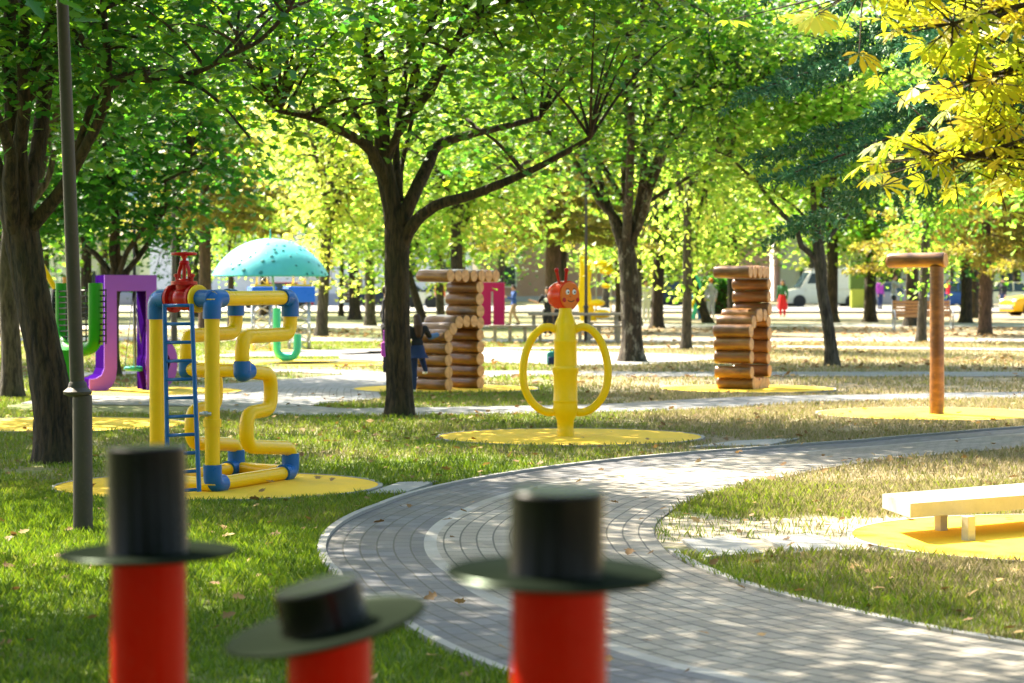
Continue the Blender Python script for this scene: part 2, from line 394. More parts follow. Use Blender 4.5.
# ---- main path with its kerbs
rows = []; ko = []; ki = []; u = 0; last = None
for i in range(0, 349):
    th = 88+i*.5; a = R(th); ro = np.interp(th, _th, _ro); ri = np.interp(th, _th, _ri)
    q = lambda r: (PC[0]+r*math.cos(a), PC[1]+r*math.sin(a))
    mid = V((*q((ro+ri)/2), 0)); u += (mid-last).length*1.06 if last else 0; last = mid
    rows.append((q(ri), q(ro), u, 0.0, 2.1)); ko.append((q(ro), q(ro+.05))); ki.append((q(ri-.06), q(ri)))
tag(link_mesh(quad_strip(rows, .008, 'path'), 'path', M['paver']), kind='structure')
def kerb(pairs, z, name):
    mb = MB(); n = len(pairs)
    for (a, b) in pairs: mb.v += [(*a, 0), (*a, z), (*b, z), (*b, 0)]
    for i in range(n-1):
        k = 4*i; mb.f += [(k+j, k+j+1, k+j+5, k+j+4) for j in range(3)]
    return tag(mb.build(name, M['kerb']), kind='structure')
kerb(ko, .03, 'path_kerb')
kerb([p for i, p in enumerate(ki) if i > 190], .022, 'path_kerb')

# ---- small curving paths behind
def small_path(px, width, z, name='footpath', mat='paver2', k=8):
    pts = catmull(gpts(px), k); rows = []; u = 0; wid = []
    for i, p in enumerate(pts):
        t = (pts[min(i+1, len(pts)-1)]-pts[max(i-1, 0)]).normalized(); nrm = V((-t.y, t.x, 0))
        ww = np.interp(i/(len(pts)-1), np.linspace(0, 1, len(width)), width) if hasattr(width, '__len__') else width
        if i: u += (p-pts[i-1]).length
        rows.append(((p-nrm*ww/2)[:2], (p+nrm*ww/2)[:2], u, 0, ww)); wid.append(ww)
    strips.append((np.array([p[:2] for p in pts]), np.array(wid)/2))
    return tag(link_mesh(quad_strip(rows, z, name), name, M[mat]), kind='structure')
small_path([(222, 401), (250, 406.5), (290, 411), (340, 412.5), (400, 412), (520, 410), (640, 407.5), (780, 400), (900, 397.5), (1100, 394.5), (1500, 391)], [1.3, 1.5, 1.6, 1.7, 1.7, 1.7, 1.7, 1.7], .006)
small_path([(150, 406), (205, 399), (262, 391), (320, 384.5), (387, 378), (450, 375), (520, 373.5), (640, 374.5), (780, 374.5), (1024, 374.5), (1500, 374)], [3.6, 4.6, 2.8, 2.4, 2.4, 2.2, 2.0, 2.0, 2.0], .009)
small_path([(60, 376), (180, 372), (300, 371.5), (387, 375)], 1.2, .012)
small_path([(210, 357), (300, 355), (380, 352), (430, 353)], [.8, 3.5, 3.5, 5], .020)
small_path([(370, 361), (460, 359), (560, 358), (700, 357)], [2, 8, 10, 3], .016, 'plaza', 'asphalt')
small_path([(-300, 341), (200, 339), (520, 341), (840, 340), (1400, 341)], 3.2, .010, 'footpath', 'asphalt')
small_path([(-300, 329), (300, 327), (640, 326), (900, 325), (1400, 327)], 7, .014, 'footpath', 'asphalt')
small_path([(300, 352), (560, 349), (760, 347.5), (1024, 350.5), (1300, 352)], [1.2, 1.6, 1.6, 1.6], .024, 'footpath', 'asphalt')
road = bpy.data.meshes.new('road'); road.from_pydata([(-300, 118, .012), (300, 118, .012), (300, 150, .012), (-300, 150, .012)], [], [(0, 1, 2, 3)])
tag(link_mesh(road, 'road', M['asphalt']), kind='structure')
pav = MB().box((0, 116.5, .06), (600, 2.6, .12)).build('pavement', M['kerb']); tag(pav, kind='structure')

# ---- yellow rubber circles
def pad(px, py, r, z=.014, rim=True):
    c = G(px, py); pads.append((c.x, c.y, r)); n = 72; mb = MB(); rr = random.Random(px)
    ring = [(c.x+r*math.cos(2*math.pi*i/n), c.y+r*math.sin(2*math.pi*i/n), z) for i in range(n)]
    mb.add(ring, [tuple(range(n))]); tag(mb.build('rubber_pad', M['pad']), kind='structure')
    k = MB(); pr = [(r, 0), (r, z+.004), (r+.035, z+.004), (r+.035, 0)]
    for i in range(n):
        a = 2*math.pi*i/n; k.v += [(c.x+q*math.cos(a), c.y+q*math.sin(a), h) for q, h in pr]
    for i in range(n):
        for j in range(3): k.f.append((4*i+j, 4*i+j+1, (4*i+j+5) % (4*n), (4*i+j+4) % (4*n)))
    tag(k.build('rubber_pad_edge', M['kerb']), kind='structure')
pad(217, 487.5, 1.24); pad(570, 438, 1.33); pad(935, 414.8, 1.38); pad(1086, 540, 1.42); pad(62, 425.5, 1.35)
pad(446, 389.5, 1.35); pad(747, 389.5, 1.28); pad(150, 392, 1.3); pad(262, 362.5, 1.45); pad(335, 364.5, 1.2); pad(295, 352.5, 1.6)
# ---- concrete slabs set in the grass
def slab(px, name='paving_slab', z=.022):
    pts = gpts(px); mb = MB(); mb.prism([(p.x, p.y) for p in pts], (0, 0, 0), (1, 0, 0), (0, 0, z), V((0, 1, 0)))
    c = sum(pts, V())/len(pts); pads.append((c.x, c.y, .42)); tag(mb.build(name, M['slabc']), kind='structure')
slab([(366, 496.5), (399, 485), (438, 483.5), (405, 495.5)])
slab([(682, 543), (735, 540), (764, 557), (706, 561)])
slab([(762, 541), (812, 537), (853, 553), (795, 557)])
slab([(690, 449), (735, 443), (800, 440), (770, 447)])

# ---- grass blades, one object nobody could count
def free(x, y):
    ok = ~path_mask(x, y)
    for px_, w_ in strips:
        d2 = np.full(len(x), 1e9); wd = np.zeros(len(x))
        for i in range(len(px_)-1):
            a, b = px_[i], px_[i+1]; ab = b-a; t = np.clip(((x-a[0])*ab[0]+(y-a[1])*ab[1])/(ab@ab+1e-9), 0, 1)
            d = np.hypot(x-a[0]-t*ab[0], y-a[1]-t*ab[1]); m = d < d2; d2[m] = d[m]; wd[m] = (w_[i]*(1-t)+w_[i+1]*t)[m]
        ok &= d2 > wd+.01
    for cx, cy, r in pads: ok &= np.hypot(x-cx, y-cy) > r+.012
    return ok
def wedge(n, y0, y1, margin=1.15, off=.5):
    y = np.sqrt(rng.random(n)*(y1*y1-y0*y0)+y0*y0); x = (rng.random(n)*2-1)*(.2118*margin*y+off); return x, y
def blades(n, y0, y1, h, wd, thr):
    x, y = wedge(n, y0, y1); den = vnoise(x, y, 1.3)*.5+vnoise(x, y, 5)*.3+vnoise(x, y, .35)*.35
    sandy = np.hypot((x-1.9)*.50, (y-15.25)*.80)+(vnoise(x, y, 1.6)-.5)*.9+(vnoise(x, y, 6)-.5)*.4
    k = free(x, y) & (den+.12*rng.random(n) > thr) & ((sandy > .95) | (rng.random(n) < .10)); x, y, den = x[k], y[k], den[k]; m = len(x)
    hh = h*(.5+rng.random(m)*.9)*(.6+den); an = rng.random(m)*math.pi*2; ln = (rng.random((m, 2))-.5)*hh[:, None]*1.3
    vs = np.zeros((m, 4, 3)); dx = np.cos(an)*wd*.5; dy = np.sin(an)*wd*.5
    vs[:, 0] = np.stack([x-dx, y-dy, np.zeros(m)-.003], 1); vs[:, 1] = np.stack([x+dx, y+dy, np.zeros(m)-.003], 1)
    vs[:, 2] = np.stack([x+dx*.7+ln[:, 0]*.4, y+dy*.7+ln[:, 1]*.4, hh*.6], 1); vs[:, 3] = np.stack([x+ln[:, 0], y+ln[:, 1], hh], 1)
    return vs.reshape(-1, 3), m
A1, m1 = blades(230000, 8.5, 19, .034, .0062, .34)
A2, m2 = blades(190000, 18, 34, .036, .010, .36)
A3, m3 = blades(120000, 33, 62, .045, .020, .50)
mt = m1+m2+m3; vv = np.concatenate([A1, A2, A3])
me = arr_mesh('grass', vv, np.arange(mt*4), np.full(mt, 4), {'rnd': rng.random(mt)})
def grassmat():
    n = N('grass_blade'); dry, pos = dryness(n); a = n.new('Attribute', attribute_name='rnd').outputs['Fac']
    k = n.math('ADD', n.math('MULTIPLY', dry, .85), n.math('MULTIPLY', n.math('SUBTRACT', a, .5), .75), True)
    c = n.ramp(k, [(0, (.070, .125, .006)), (.35, (.15, .20, .012)), (.62, (.165, .15, .045)), (1, (.33, .265, .14))])
    t = n.ramp(k, [(0, (.17, .30, .01)), (.35, (.32, .42, .02)), (.62, (.26, .25, .07)), (1, (.42, .35, .2))])
    n.set(n.b, 'Base Color', c); n.b.inputs['Roughness'].default_value = .6
    tr = n.new('BsdfTranslucent'); n.set(tr, 'Color', t); m = n.new('MixShader'); m.inputs[0].default_value = .35
    n.t.links.new(n.b.outputs[0], m.inputs[1]); n.t.links.new(tr.outputs[0], m.inputs[2]); n.t.links.new(m.outputs[0], n.out.inputs[0]); return n.m
tag(link_mesh(me, 'grass', grassmat()), 'short green and straw coloured grass covering the park lawn', 'grass', kind='stuff')

# ---- leaf templates: (verts, ngons)
def maple_tpl():
    h = [(0, 0), (.26, .02), (.20, .20), (.50, .34), (.24, .46), (.26, .72), (0, 1.0)]
    vs = [(x, y, .16*abs(x)) for x, y in h]+[(-x, y, .16*abs(x)) for x, y in h[1:-1]]
    return np.array(vs, float), [[0, 1, 2, 3, 4, 5, 6], [0, 6, 11, 10, 9, 8, 7]]
def oval_tpl(w=.30):
    vs = [(0, 0, 0), (w, .45, .10), (0, 1, -.12), (-w, .45, .10)]
    return np.array(vs, float), [[0, 1, 2, 3]]
def palm_tpl():
    vs = []; fs = []
    for i, (a, l) in enumerate([(-105, .55), (-62, .8), (-28, .95), (0, 1.0), (28, .95), (62, .8), (105, .55)]):
        c, s_ = math.cos(R(a)), math.sin(R(a)); b = len(vs)
        for (px_, py_, pz) in [(0, .04, 0), (.06, .35, .02), (.14, .68, -.03), (0, 1, -.16), (-.14, .68, -.03), (-.06, .35, .02)]:
            px_, py_ = px_*l, py_*l; vs.append((px_*c+py_*s_, -px_*s_+py_*c, pz))
        fs.append([b+j for j in range(6)])
    return np.array(vs, float), fs
TPL = {'maple': maple_tpl(), 'oval': oval_tpl(), 'diam': oval_tpl(.42), 'palm': palm_tpl(), 'needle': oval_tpl(.09), 'spray': oval_tpl(.2)}
def leaves_mesh(name, pos, size, tpl, rg, tilt=.7, dirs=None, rnd=None):
    tv, tf = TPL[tpl]; n = len(pos); k = len(tv)
    az = rg.random(n)*2*np.pi
    if dirs is None:
        nz = np.stack([rg.normal(0, tilt, n), rg.normal(0, tilt, n), np.ones(n)], 1); nz /= np.linalg.norm(nz, axis=1)[:, None]
        fw = np.stack([np.cos(az), np.sin(az), np.full(n, -.35)], 1)
        fw -= nz*np.sum(fw*nz, 1)[:, None]; fw /= np.linalg.norm(fw, axis=1)[:, None]
    else:
        fw = dirs/np.linalg.norm(dirs, axis=1)[:, None]; nz = rg.normal(0, 1, (n, 3)); nz -= fw*np.sum(fw*nz, 1)[:, None]; nz /= np.linalg.norm(nz, axis=1)[:, None]
    sx = np.cross(fw, nz); s = np.asarray(size)*np.ones(n)
    v = (tv[None, :, 0, None]*sx[:, None]+tv[None, :, 1, None]*fw[:, None]+tv[None, :, 2, None]*nz[:, None])*s[:, None, None]+pos[:, None]
    fl = np.concatenate([np.array(f) for f in tf]); sz = np.array([len(f) for f in tf])
    loops = (fl[None]+(np.arange(n)*k)[:, None]).ravel(); r = rg.random(n) if rnd is None else rnd
    return arr_mesh(name, v.reshape(-1, 3), loops, np.tile(sz, n), {'rnd': np.repeat(r, len(tf))})

# ---- fallen leaves
x, y = wedge(1700, 9, 34); k = free(x, y) | (rng.random(len(x)) < .25); x, y = x[k], y[k]
x2, y2 = wedge(9000, 32, 80, 1.1); k = (vnoise(x2, y2, .25) > .45) & free(x2, y2); x2, y2 = x2[k], y2[k]
x = np.concatenate([x, x2]); y = np.concatenate([y, y2])
pos = np.stack([x, y, np.where(y < 34, .024, .03)+rng.random(len(x))*.02], 1)
me = leaves_mesh('fallen_leaves', pos, np.where(y < 34, .07, .13)*(.6+.6*rng.random(len(x))), 'maple', rng, .35)
tag(link_mesh(me, 'fallen_leaves', M['litter']), 'dry brown leaves scattered over lawn and paths', 'fallen leaves', kind='stuff')
# ================================================================ TREES
def bez(a, b, c, n=6): return [a*(1-t)**2+b*2*t*(1-t)+c*t*t for t in [i/n for i in range(n+1)]]
def jag(pts, rg, j):
    return [p+V(rg.normal(0, j, 3)) if 0 < i < len(pts)-1 else p for i, p in enumerate(pts)]
def tree(label, base, trunk, tr, limbs, crowns, ncl, per, size, tpl='maple', leafm='maple', barkm='bark', seed=1, group=None,
         sig=(.5, .5, .22), auto=6, name='maple_tree', rough_n=14, drop=1, flare=1.35):
    rg = np.random.default_rng(seed); base = V(base)
    root = empty(name, base, label, 'tree', group)
    # trunk, resampled with a root flare
    tp = catmull([V(p) for p in trunk], 8); rr = list(np.interp(np.linspace(0, 1, len(tp)), np.linspace(0, 1, len(tr)), tr))
    for i, p in enumerate(tp):
        h = p.z-base.z
        if h < .45: rr[i] *= 1+(flare-1)*(1-h/.45)**2
    tp.insert(0, tp[0]-V((0, 0, .15))); rr.insert(0, rr[0]*1.08)
    mb = MB(); mb.tube(tp, rr, rough_n*2, lump=.02, seed=seed, ridge=.07)
    L = []
    for pts, r0, r1 in limbs:
        c = catmull([V(p) for p in pts], 4); mb.tube(c, list(np.linspace(r0, r1, len(c))), 9, lump=.06, seed=seed+len(L)); L.append((c, r0, r1))
    top = tp[-1]
    for i in range(auto):
        cc, cr = crowns[i % len(crowns)]; cc = V(cc)
        a = 2*math.pi*(i+rg.random()*.6)/max(auto, 1); e = rg.uniform(-.25, .7)
        tgt = cc+V((math.cos(a)*cr[0]*.7, math.sin(a)*cr[1]*.7, e*cr[2]))
        st = tp[max(3, int(len(tp)*rg.uniform(.72, 1)))-1]; ctl = st.lerp(tgt, .45)+V((0, 0, abs(tgt.z-st.z)*.1+.25))
        c = jag(bez(st, ctl, tgt, 8), rg, .05); r0 = tr[-1]*.62
        mb.tube(c, list(np.linspace(r0, .018, len(c))), 8, lump=.06, seed=i); L.append((c, r0, .018))
    LP = [(p, r0+(r1-r0)*i/len(c)) for c, r0, r1 in L for i, p in enumerate(c) if i >= len(c)*.25]
    LA = np.array([p[:] for p, _ in LP]); cl = []; wts = np.array([c[1][0]*c[1][1]*c[1][2] for c in crowns]); wts = wts/wts.sum()
    for i in range(ncl):
        k = rg.choice(len(crowns), p=wts); cc, cr = crowns[k]
        v = rg.normal(0, 1, 3); v /= np.linalg.norm(v); q = np.array(cc)+v*np.array(cr)*rg.random()**.42
        j = np.argmin(np.sum((LA-q)**2, 1)+np.where(LA[:, 2] > q[2]+.6, 2.0, 0)); st = V(LA[j]); en = V(q)
        c = bez(st, st.lerp(en, .55)+V((0, 0, .18*(en-st).length)), en, 4)
        mb.tube(c, list(np.linspace(min(LP[j][1]*.6, .03)+.004, .005, 5)), 5, caps=False)
        for t in (.62, 1.0): cl.append(c[int(t*4)][:])
        cl.append(q)
    mb.build('trunk', M[barkm], root, smooth=True, sharp=80)
    cl = np.array(cl); n = ncl*per
    idx = rg.integers(0, len(cl), n); pos = cl[idx]+rg.normal(0, 1, (n, 3))*np.array(sig)
    pos[:, 2] -= .12*np.hypot(pos[:, 0]-cl[idx][:, 0], pos[:, 1]-cl[idx][:, 1])*drop
    cv = rg.random(len(cl)); rn = np.clip(cv[idx]*.5+rg.random(n)*.5, 0, 1)
    me = leaves_mesh('crown', pos, size*(.65+.6*rg.random(n)), tpl, rg, .6, rnd=rn)
    link_mesh(me, 'crown', M[leafm], root)
    return root
def PP(l, d, dd=None):
    return [P(x, y, d+(dd[i] if dd else 0)) for i, (x, y) in enumerate(l)]
# --- centre tree
b = G(400, 417); d = b.y
tree('dark forking maple standing alone left of the yellow ring figure', b,
     [b]+PP([(399, 380), (397, 330), (397, 280), (397, 240), (392, 205), (384, 165), (381, 130)], d), [.172, .155, .148, .145, .14, .11, .10, .075], [
     (PP([(389, 190), (372, 152), (345, 133), (314, 119), (280, 112)], d, [0, -.2, -.4, -.7, -1]), .08, .025),
     (PP([(382, 150), (384, 120), (372, 80), (366, 40), (372, -10)], d), .085, .04),
     (PP([(398, 232), (412, 198), (427, 168), (438, 146), (462, 137), (500, 128), (540, 118)], d, [0, 0, .2, .4, .6, .9, 1.2]), .095, .03),
     (PP([(401, 250), (412, 226), (436, 206), (475, 194), (515, 178), (552, 160), (590, 138)], d, [0, -.1, -.3, -.5, -.8, -1, -1.2]), .085, .025),
     (PP([(396, 225), (400, 190), (402, 165), (412, 120), (420, 60)], d, [0, .2, .4, .6, .8]), .04, .02),
     (PP([(400, 200), (396, 150), (402, 100), (410, 40), (420, -40)], d, [0, .3, .5, .7, .9]), .05, .03)],
     [((-1.35, 28.0, 5.9), (3.9, 3.8, 3.0)), ((-2.7, 27.4, 4.3), (1.7, 1.8, 1.2)), ((.6, 27.6, 4.6), (1.9, 2.0, 1.15)), ((-.2, 31.0, 8.6), (3.3, 3.3, 1.7))],  # highest lobe sits above the frame, added to shade the right grass
     400, 66, .118, seed=11, auto=5, flare=1.15)
# --- left leaning tree
b = G(57, 463); d = b.y
tree('thick dark maple leaning left at the left edge, in front of the green pipe letter', b,
     [b]+PP([(52, 400), (43, 350), (32, 290), (22, 235), (15, 195)], d), [.19, .17, .158, .152, .15, .13], [
     (PP([(17, 210), (13, 165), (13, 110), (10, 55), (12, 0), (14, -60)], d, [0, .1, .1, .2, .2, .3]), .085, .045),
     (PP([(20, 222), (6, 190), (-8, 150), (-26, 100)], d), .08, .04),
     (PP([(18, 120), (28, 84), (40, 60), (50, 28), (62, -10)], d, [.1, 0, 0, -.1, -.2]), .06, .03),
     (PP([(24, 235), (44, 212), (62, 190), (80, 158), (97, 126), (110, 90), (108, 50), (104, 0)], d, [0, -.1, -.2, -.4, -.5, -.6, -.7, -.8]), .07, .025),
     (PP([(70, 175), (100, 90), (132, 80), (165, 81), (200, 72), (228, 57), (262, 40), (290, 10)], d, [-.3, -.6, -.8, -1, -1.2, -1.4, -1.6, -1.8]), .032, .016),
     (PP([(165, 81), (195, 85), (225, 108), (250, 138)], d, [-1, -1.2, -1.3, -1.4]), .02, .008)],
     [((-4.5, 21.2, 5.2), (2.8, 3.0, 2.3)), ((-2.7, 20.2, 4.1), (1.9, 1.8, 1.05)), ((-4.0, 20.8, 3.25), (1.4, 1.4, .5)), ((-4.6, 17.8, 8.6), (3.0, 2.9, 1.8))],  # highest lobe is out of view, added to shade the near path
     360, 68, .103, seed=5, auto=3, flare=1.2)
# --- mid tree with pale stems
b = G(632, 362); d = b.y
tree('tall maple with pale patchy stems right of the yellow ring figure', b,
     [b]+PP([(632, 330), (630, 290), (628, 262), (625, 238)], d), [.225, .195, .18, .175, .155], [
     (PP([(624, 252), (616, 228), (608, 205), (600, 180), (594, 140)], d, [0, 0, .1, .3, .5]), .10, .05),
     (PP([(628, 250), (627, 210), (625, 170), (627, 130), (630, 60), (634, 0)], d), .10, .05),
     (PP([(632, 245), (638, 210), (643, 180), (644, 150), (650, 90), (658, 30)], d, [0, 0, -.2, -.3, -.4, -.4]), .10, .045),
     (PP([(641, 208), (656, 197), (673, 187), (700, 170)], d, [-.2, -.3, -.4, -.6]), .05, .03),
     (PP([(622, 200), (580, 140), (530, 160), (510, 178)], d, [0, .3, .8, 1]), .06, .03),
     (PP([(640, 150), (672, 95), (710, 88), (755, 88)], d, [0, -1, -1.5, -2]), .06, .03)],
     [((2.1, 46.5, 6.3), (4.6, 4.4, 2.9)), ((.3, 46, 5.0), (2.2, 2.2, 1.6)), ((4.6, 46.5, 5.2), (1.9, 2.0, 1.5)), ((1.2, 43, 9.0), (4.2, 3.8, 1.8))],  # topmost lobe added out of view to shade the mid-right ground
     460, 64, .135, seed=21, auto=4, barkm='bark_pale')
# --- small tree right of the closed log letter
b = G(833, 366); d = b.y
tree('slender grey maple forking low, right of the second log letter, leaning left', b,
     [b]+PP([(829, 330), (822, 290), (820, 262), (817, 240)], d), [.125, .11, .10, .11, .10], [
     (PP([(817, 243), (814, 215), (813, 190), (812, 150), (815, 100)], d), .075, .03),
     (PP([(818, 244), (828, 238), (840, 224), (852, 208), (868, 180)], d, [0, 0, .2, .3, .4]), .05, .02),
     (PP([(815, 230), (800, 212), (785, 200), (765, 188)], d, [0, .2, .3, .4]), .035, .015)],
     [((5.6, 45, 5.0), (2.3, 2.3, 1.9)), ((6.6, 45.2, 3.9), (1.3, 1.3, .9)), ((4.6, 45, 3.9), (1.2, 1.2, .8))],
     150, 55, .14, leafm='bgleaf', seed=31, auto=4, barkm='bark_grey')
# --- pale second trunk far left
b = G(11, 398); d = b.y
tree('greyer maple at the very left edge, behind the leaning one', b,
     [b]+PP([(11, 350), (8, 300), (8, 260), (12, 225)], d), [.15, .13, .125, .12, .11],
     [(PP([(12, 235), (30, 205), (48, 180), (55, 150)], d), .07, .04)], [((-6.6, 33, 5.2), (2.8, 2.8, 2.4))],
     150, 55, .15, leafm='darkleaf', seed=41, auto=5, barkm='bark_grey')
# --- low dark tree behind the purple letter
b = G(113, 376.8); d = b.y
tree('low dark green spreading tree behind the purple letter with its branches near the ground', b,
     [b]+PP([(113, 345), (113, 305), (118, 255)], d), [.12, .10, .10, .09],
     [], [((-6.8, d, 4.2), (2.8, 2.6, 1.9)), ((-5.9, d-.5, 3.1), (1.5, 1.6, .95)), ((-7.6, d, 3.0), (1.5, 1.6, .85)), ((-4.3, 39, 8.8), (3.2, 3.0, 1.7)), ((-5.6, 39.5, 6.6), (2.4, 2.4, 1.3))], 370, 60, .15, leafm='darkleaf', seed=43, auto=7)  # highest lobe added overhead, unseen, shading open ground to the right

# --- generic trees: three prototypes copied with their parts
def proto(seed, h, cr, cz, leafm, barkm, tr, size, ncl, per, tpl, lean=0.0, name='park_tree'):
    b = V((0, 0, 0)); tp = [b, V((lean*.3, 0, h*.12)), V((lean*.6, .05, h*.25)), V((lean, 0, h*.4))]
    return tree('x', b, tp, [tr, tr*.86, tr*.8, tr*.7], [((tp[-1], tp[-1]+V((lean*.4, 0, h*.25)), tp[-1]+V((lean*.3, .1, h*.5))), tr*.6, .03)],
                [((lean, 0, cz), (cr, cr, h-cz)), ((lean+cr*.25, 0, cz-(h-cz)*.26), (cr*.75, cr*.8, (h-cz)*.42))], ncl, per, size, tpl, leafm, barkm, seed, auto=7, name=name, rough_n=11)
protos = {}
def place(kind, px, py, wpx, label, mirror=1, rot=None, zs=1.0, group=None, name=None):
    b = G(px, py); spec = PROTO[kind]
    if kind not in protos: o = protos[kind] = proto(*spec); first = True
    else: o = copy_tree(protos[kind])
    rg = random.Random(int(px*13+py)); s = (wpx/F*b.y)/(2*spec[6]) if wpx else 1.0
    s = min(max(s, .6), 1.7)
    o.location = b; o.rotation_euler.z = rg.uniform(0, 6.28) if rot is None else rot
    o.scale = (s, s, zs*(.85+.15*s)); o['label'] = label
    if group: o['group'] = group
    elif 'group' in o: del o['group']
    return o
PROTO = {
 'A': (101, 10.0, 3.3, 5.6, 'bgleaf', 'bark', .20, .20, 165, 34, 'diam', 0.0),
 'B': (102, 11.5, 3.0, 6.3, 'bgleaf', 'bark_grey', .20, .20, 165, 34, 'diam', .3),
 'M': (107, 10.5, 3.3, 5.8, 'maple', 'bark', .20, .20, 170, 36, 'diam', .1),
 'L': (103, 8.0, 2.7, 4.5, 'bgleaf', 'bark', .14, .18, 135, 32, 'diam', -1.0),
 'D': (104, 11.0, 3.6, 5.9, 'darkleaf', 'bark', .22, .20, 220, 42, 'diam', 0.1),
}
T = [
 ('M', 657, 328, 13, 'dark trunked tree just right of the pale stemmed maple, behind the plaza'),
 ('B', 686, 350, 8, 'thin pale trunked tree standing alone left of the second log letter', 1),
 ('L', 708, 323, 10, 'dark tree leaning left in front of the painted letter frame', 0.3),
 ('A', 870, 322, 13, 'straight dark tree between the green stall wall and the wooden park bench'),
 ('B', 921, 342, 10, 'grey trunked tree directly behind the wooden post with the log arm'),
 ('M', 966, 323, 12, 'straight dark tree between the wooden post and the taxi'),
 ('B', 987, 308, 11, 'thick brown tree just left of the taxi, set further back'),
 ('L', 906, 302, 6, 'small far tree leaning left above the wooden park bench', 0.2),
 ('A', 952, 306, 5, 'thin far tree left of the straight dark tree near the taxi'),
 ('B', 321, 336, 12, 'dark trunked tree right of the turquoise dome'),
 ('B', 370, 326, 11, 'pale brown trunked tree in front of the brown garage door'),
 ('M', 341, 316, 5, 'thin dark tree standing by the left jamb of the brown garage door'),
 ('L', 426, 328, 9, 'dark tree leaning left just behind the first log letter', 0.0),
 ('B', 441, 326, 9, 'brown trunk seen through the gap of the first log letter'),
 ('A', 231, 327, 7, 'tree with a short trunk seen between the yellow pipes and the turquoise dome'),
 ('L', 846, 301, 8, 'orange brown far tree beside the yellow stall panel', 0.1),
 ('A', 618, 322, 4, 'very thin dark tree just left of the pale stemmed maple'),
 ('M', 728, 304, 7, 'tree with dark trunk seen through the gap of the second log letter'),
 ('A', 1016, 306, 8, 'brown tree rising behind the bonnet of the taxi'),
 ('B', 605, 308, 8, 'far tree behind the yellow play frame'),
 ('D', 46, 322, 10, 'far dark tree seen between the two trunks at the left edge'),
 ('D', 175, 318, 10, 'far dark tree behind the red valve'),
 ('M', 500, 309, 9, 'far tree behind the magenta letter'),
 ('B', 674, 306, 9, 'far pale tree beside the person dressed in white'),
]
for t in T: place(*t[:5], rot=(t[5] if len(t) > 5 else None))
# off to the sides: they throw the shade that crosses the lawn
for k, (x, y, s, kind, lab) in enumerate([(11.0, 31.5, 1.1, 'D', 'park tree beyond the right edge behind the low cream bench'), (-9.5, 27, 1.1, 'D', 'park tree beyond the left edge'),
        (13.5, 52, 1.1, 'A', 'park tree beyond the right edge near the far footpath'), (-12.5, 47, 1.1, 'D', 'park tree beyond the left edge near the far footpath'),
        (-15, 70, 1.15, 'A', 'park tree left of the far footpath'), (-1.5, 66, 1.0, 'A', 'tree behind the first log letter beside the picnic tables')]):
    o = copy_tree(protos[kind]); o.location = (x, y, 0); o.scale = (s, s, s); o.rotation_euler.z = k*1.3; o['label'] = lab
    if 'group' in o: del o['group']
for k, (x, y, s) in enumerate([(-7, -5, 1.5), (4.5, -8, 1.6), (-2, -16, 1.8), (9.5, 1, 1.5), (-10, 5, 1.5), (3, -26, 1.9), (15, -14, 1.8), (-15, -13, 1.8), (14, 12, 1.4), (-12, 16, 1.3)]):  # unseen trees added round the viewpoint to cut sky light and reflections
    o = copy_tree(protos['D']); o.location = (x, y, 0); o.scale = (s, s, s); o.rotation_euler.z = k*2.1
    o['label'] = 'big unseen shade tree added around the viewpoint to dim sky light'; o['group'] = 'added shade trees outside the picture'
# far rows that close the view: copies nobody could tell apart
rg = random.Random(3)
for i in range(30):
    kind = 'AMBMA'[i % 5]; yy = rg.uniform(82, 112) if i % 2 else rg.uniform(158, 185)
    xx = ((i+rg.uniform(.2, .8))/30*2-1)*(.2118*yy+6)
    if i % 2 and any(abs(xx/yy-(q-CX)/F) < .006 for q in (655, 783, 893, 708, 516, 548)): xx += 1.5
    o = copy_tree(protos[kind]); o.location = (xx, yy, 0); s = rg.uniform(1.1, 1.4) if yy < 120 else rg.uniform(1.5, 2.0)
    o.scale = (s, s, s*1.1); o.rotation_euler.z = rg.uniform(0, 6.28)
    o['label'] = 'tall leafy tree among the far trees closing the view'; o['group'] = 'far trees closing the view'

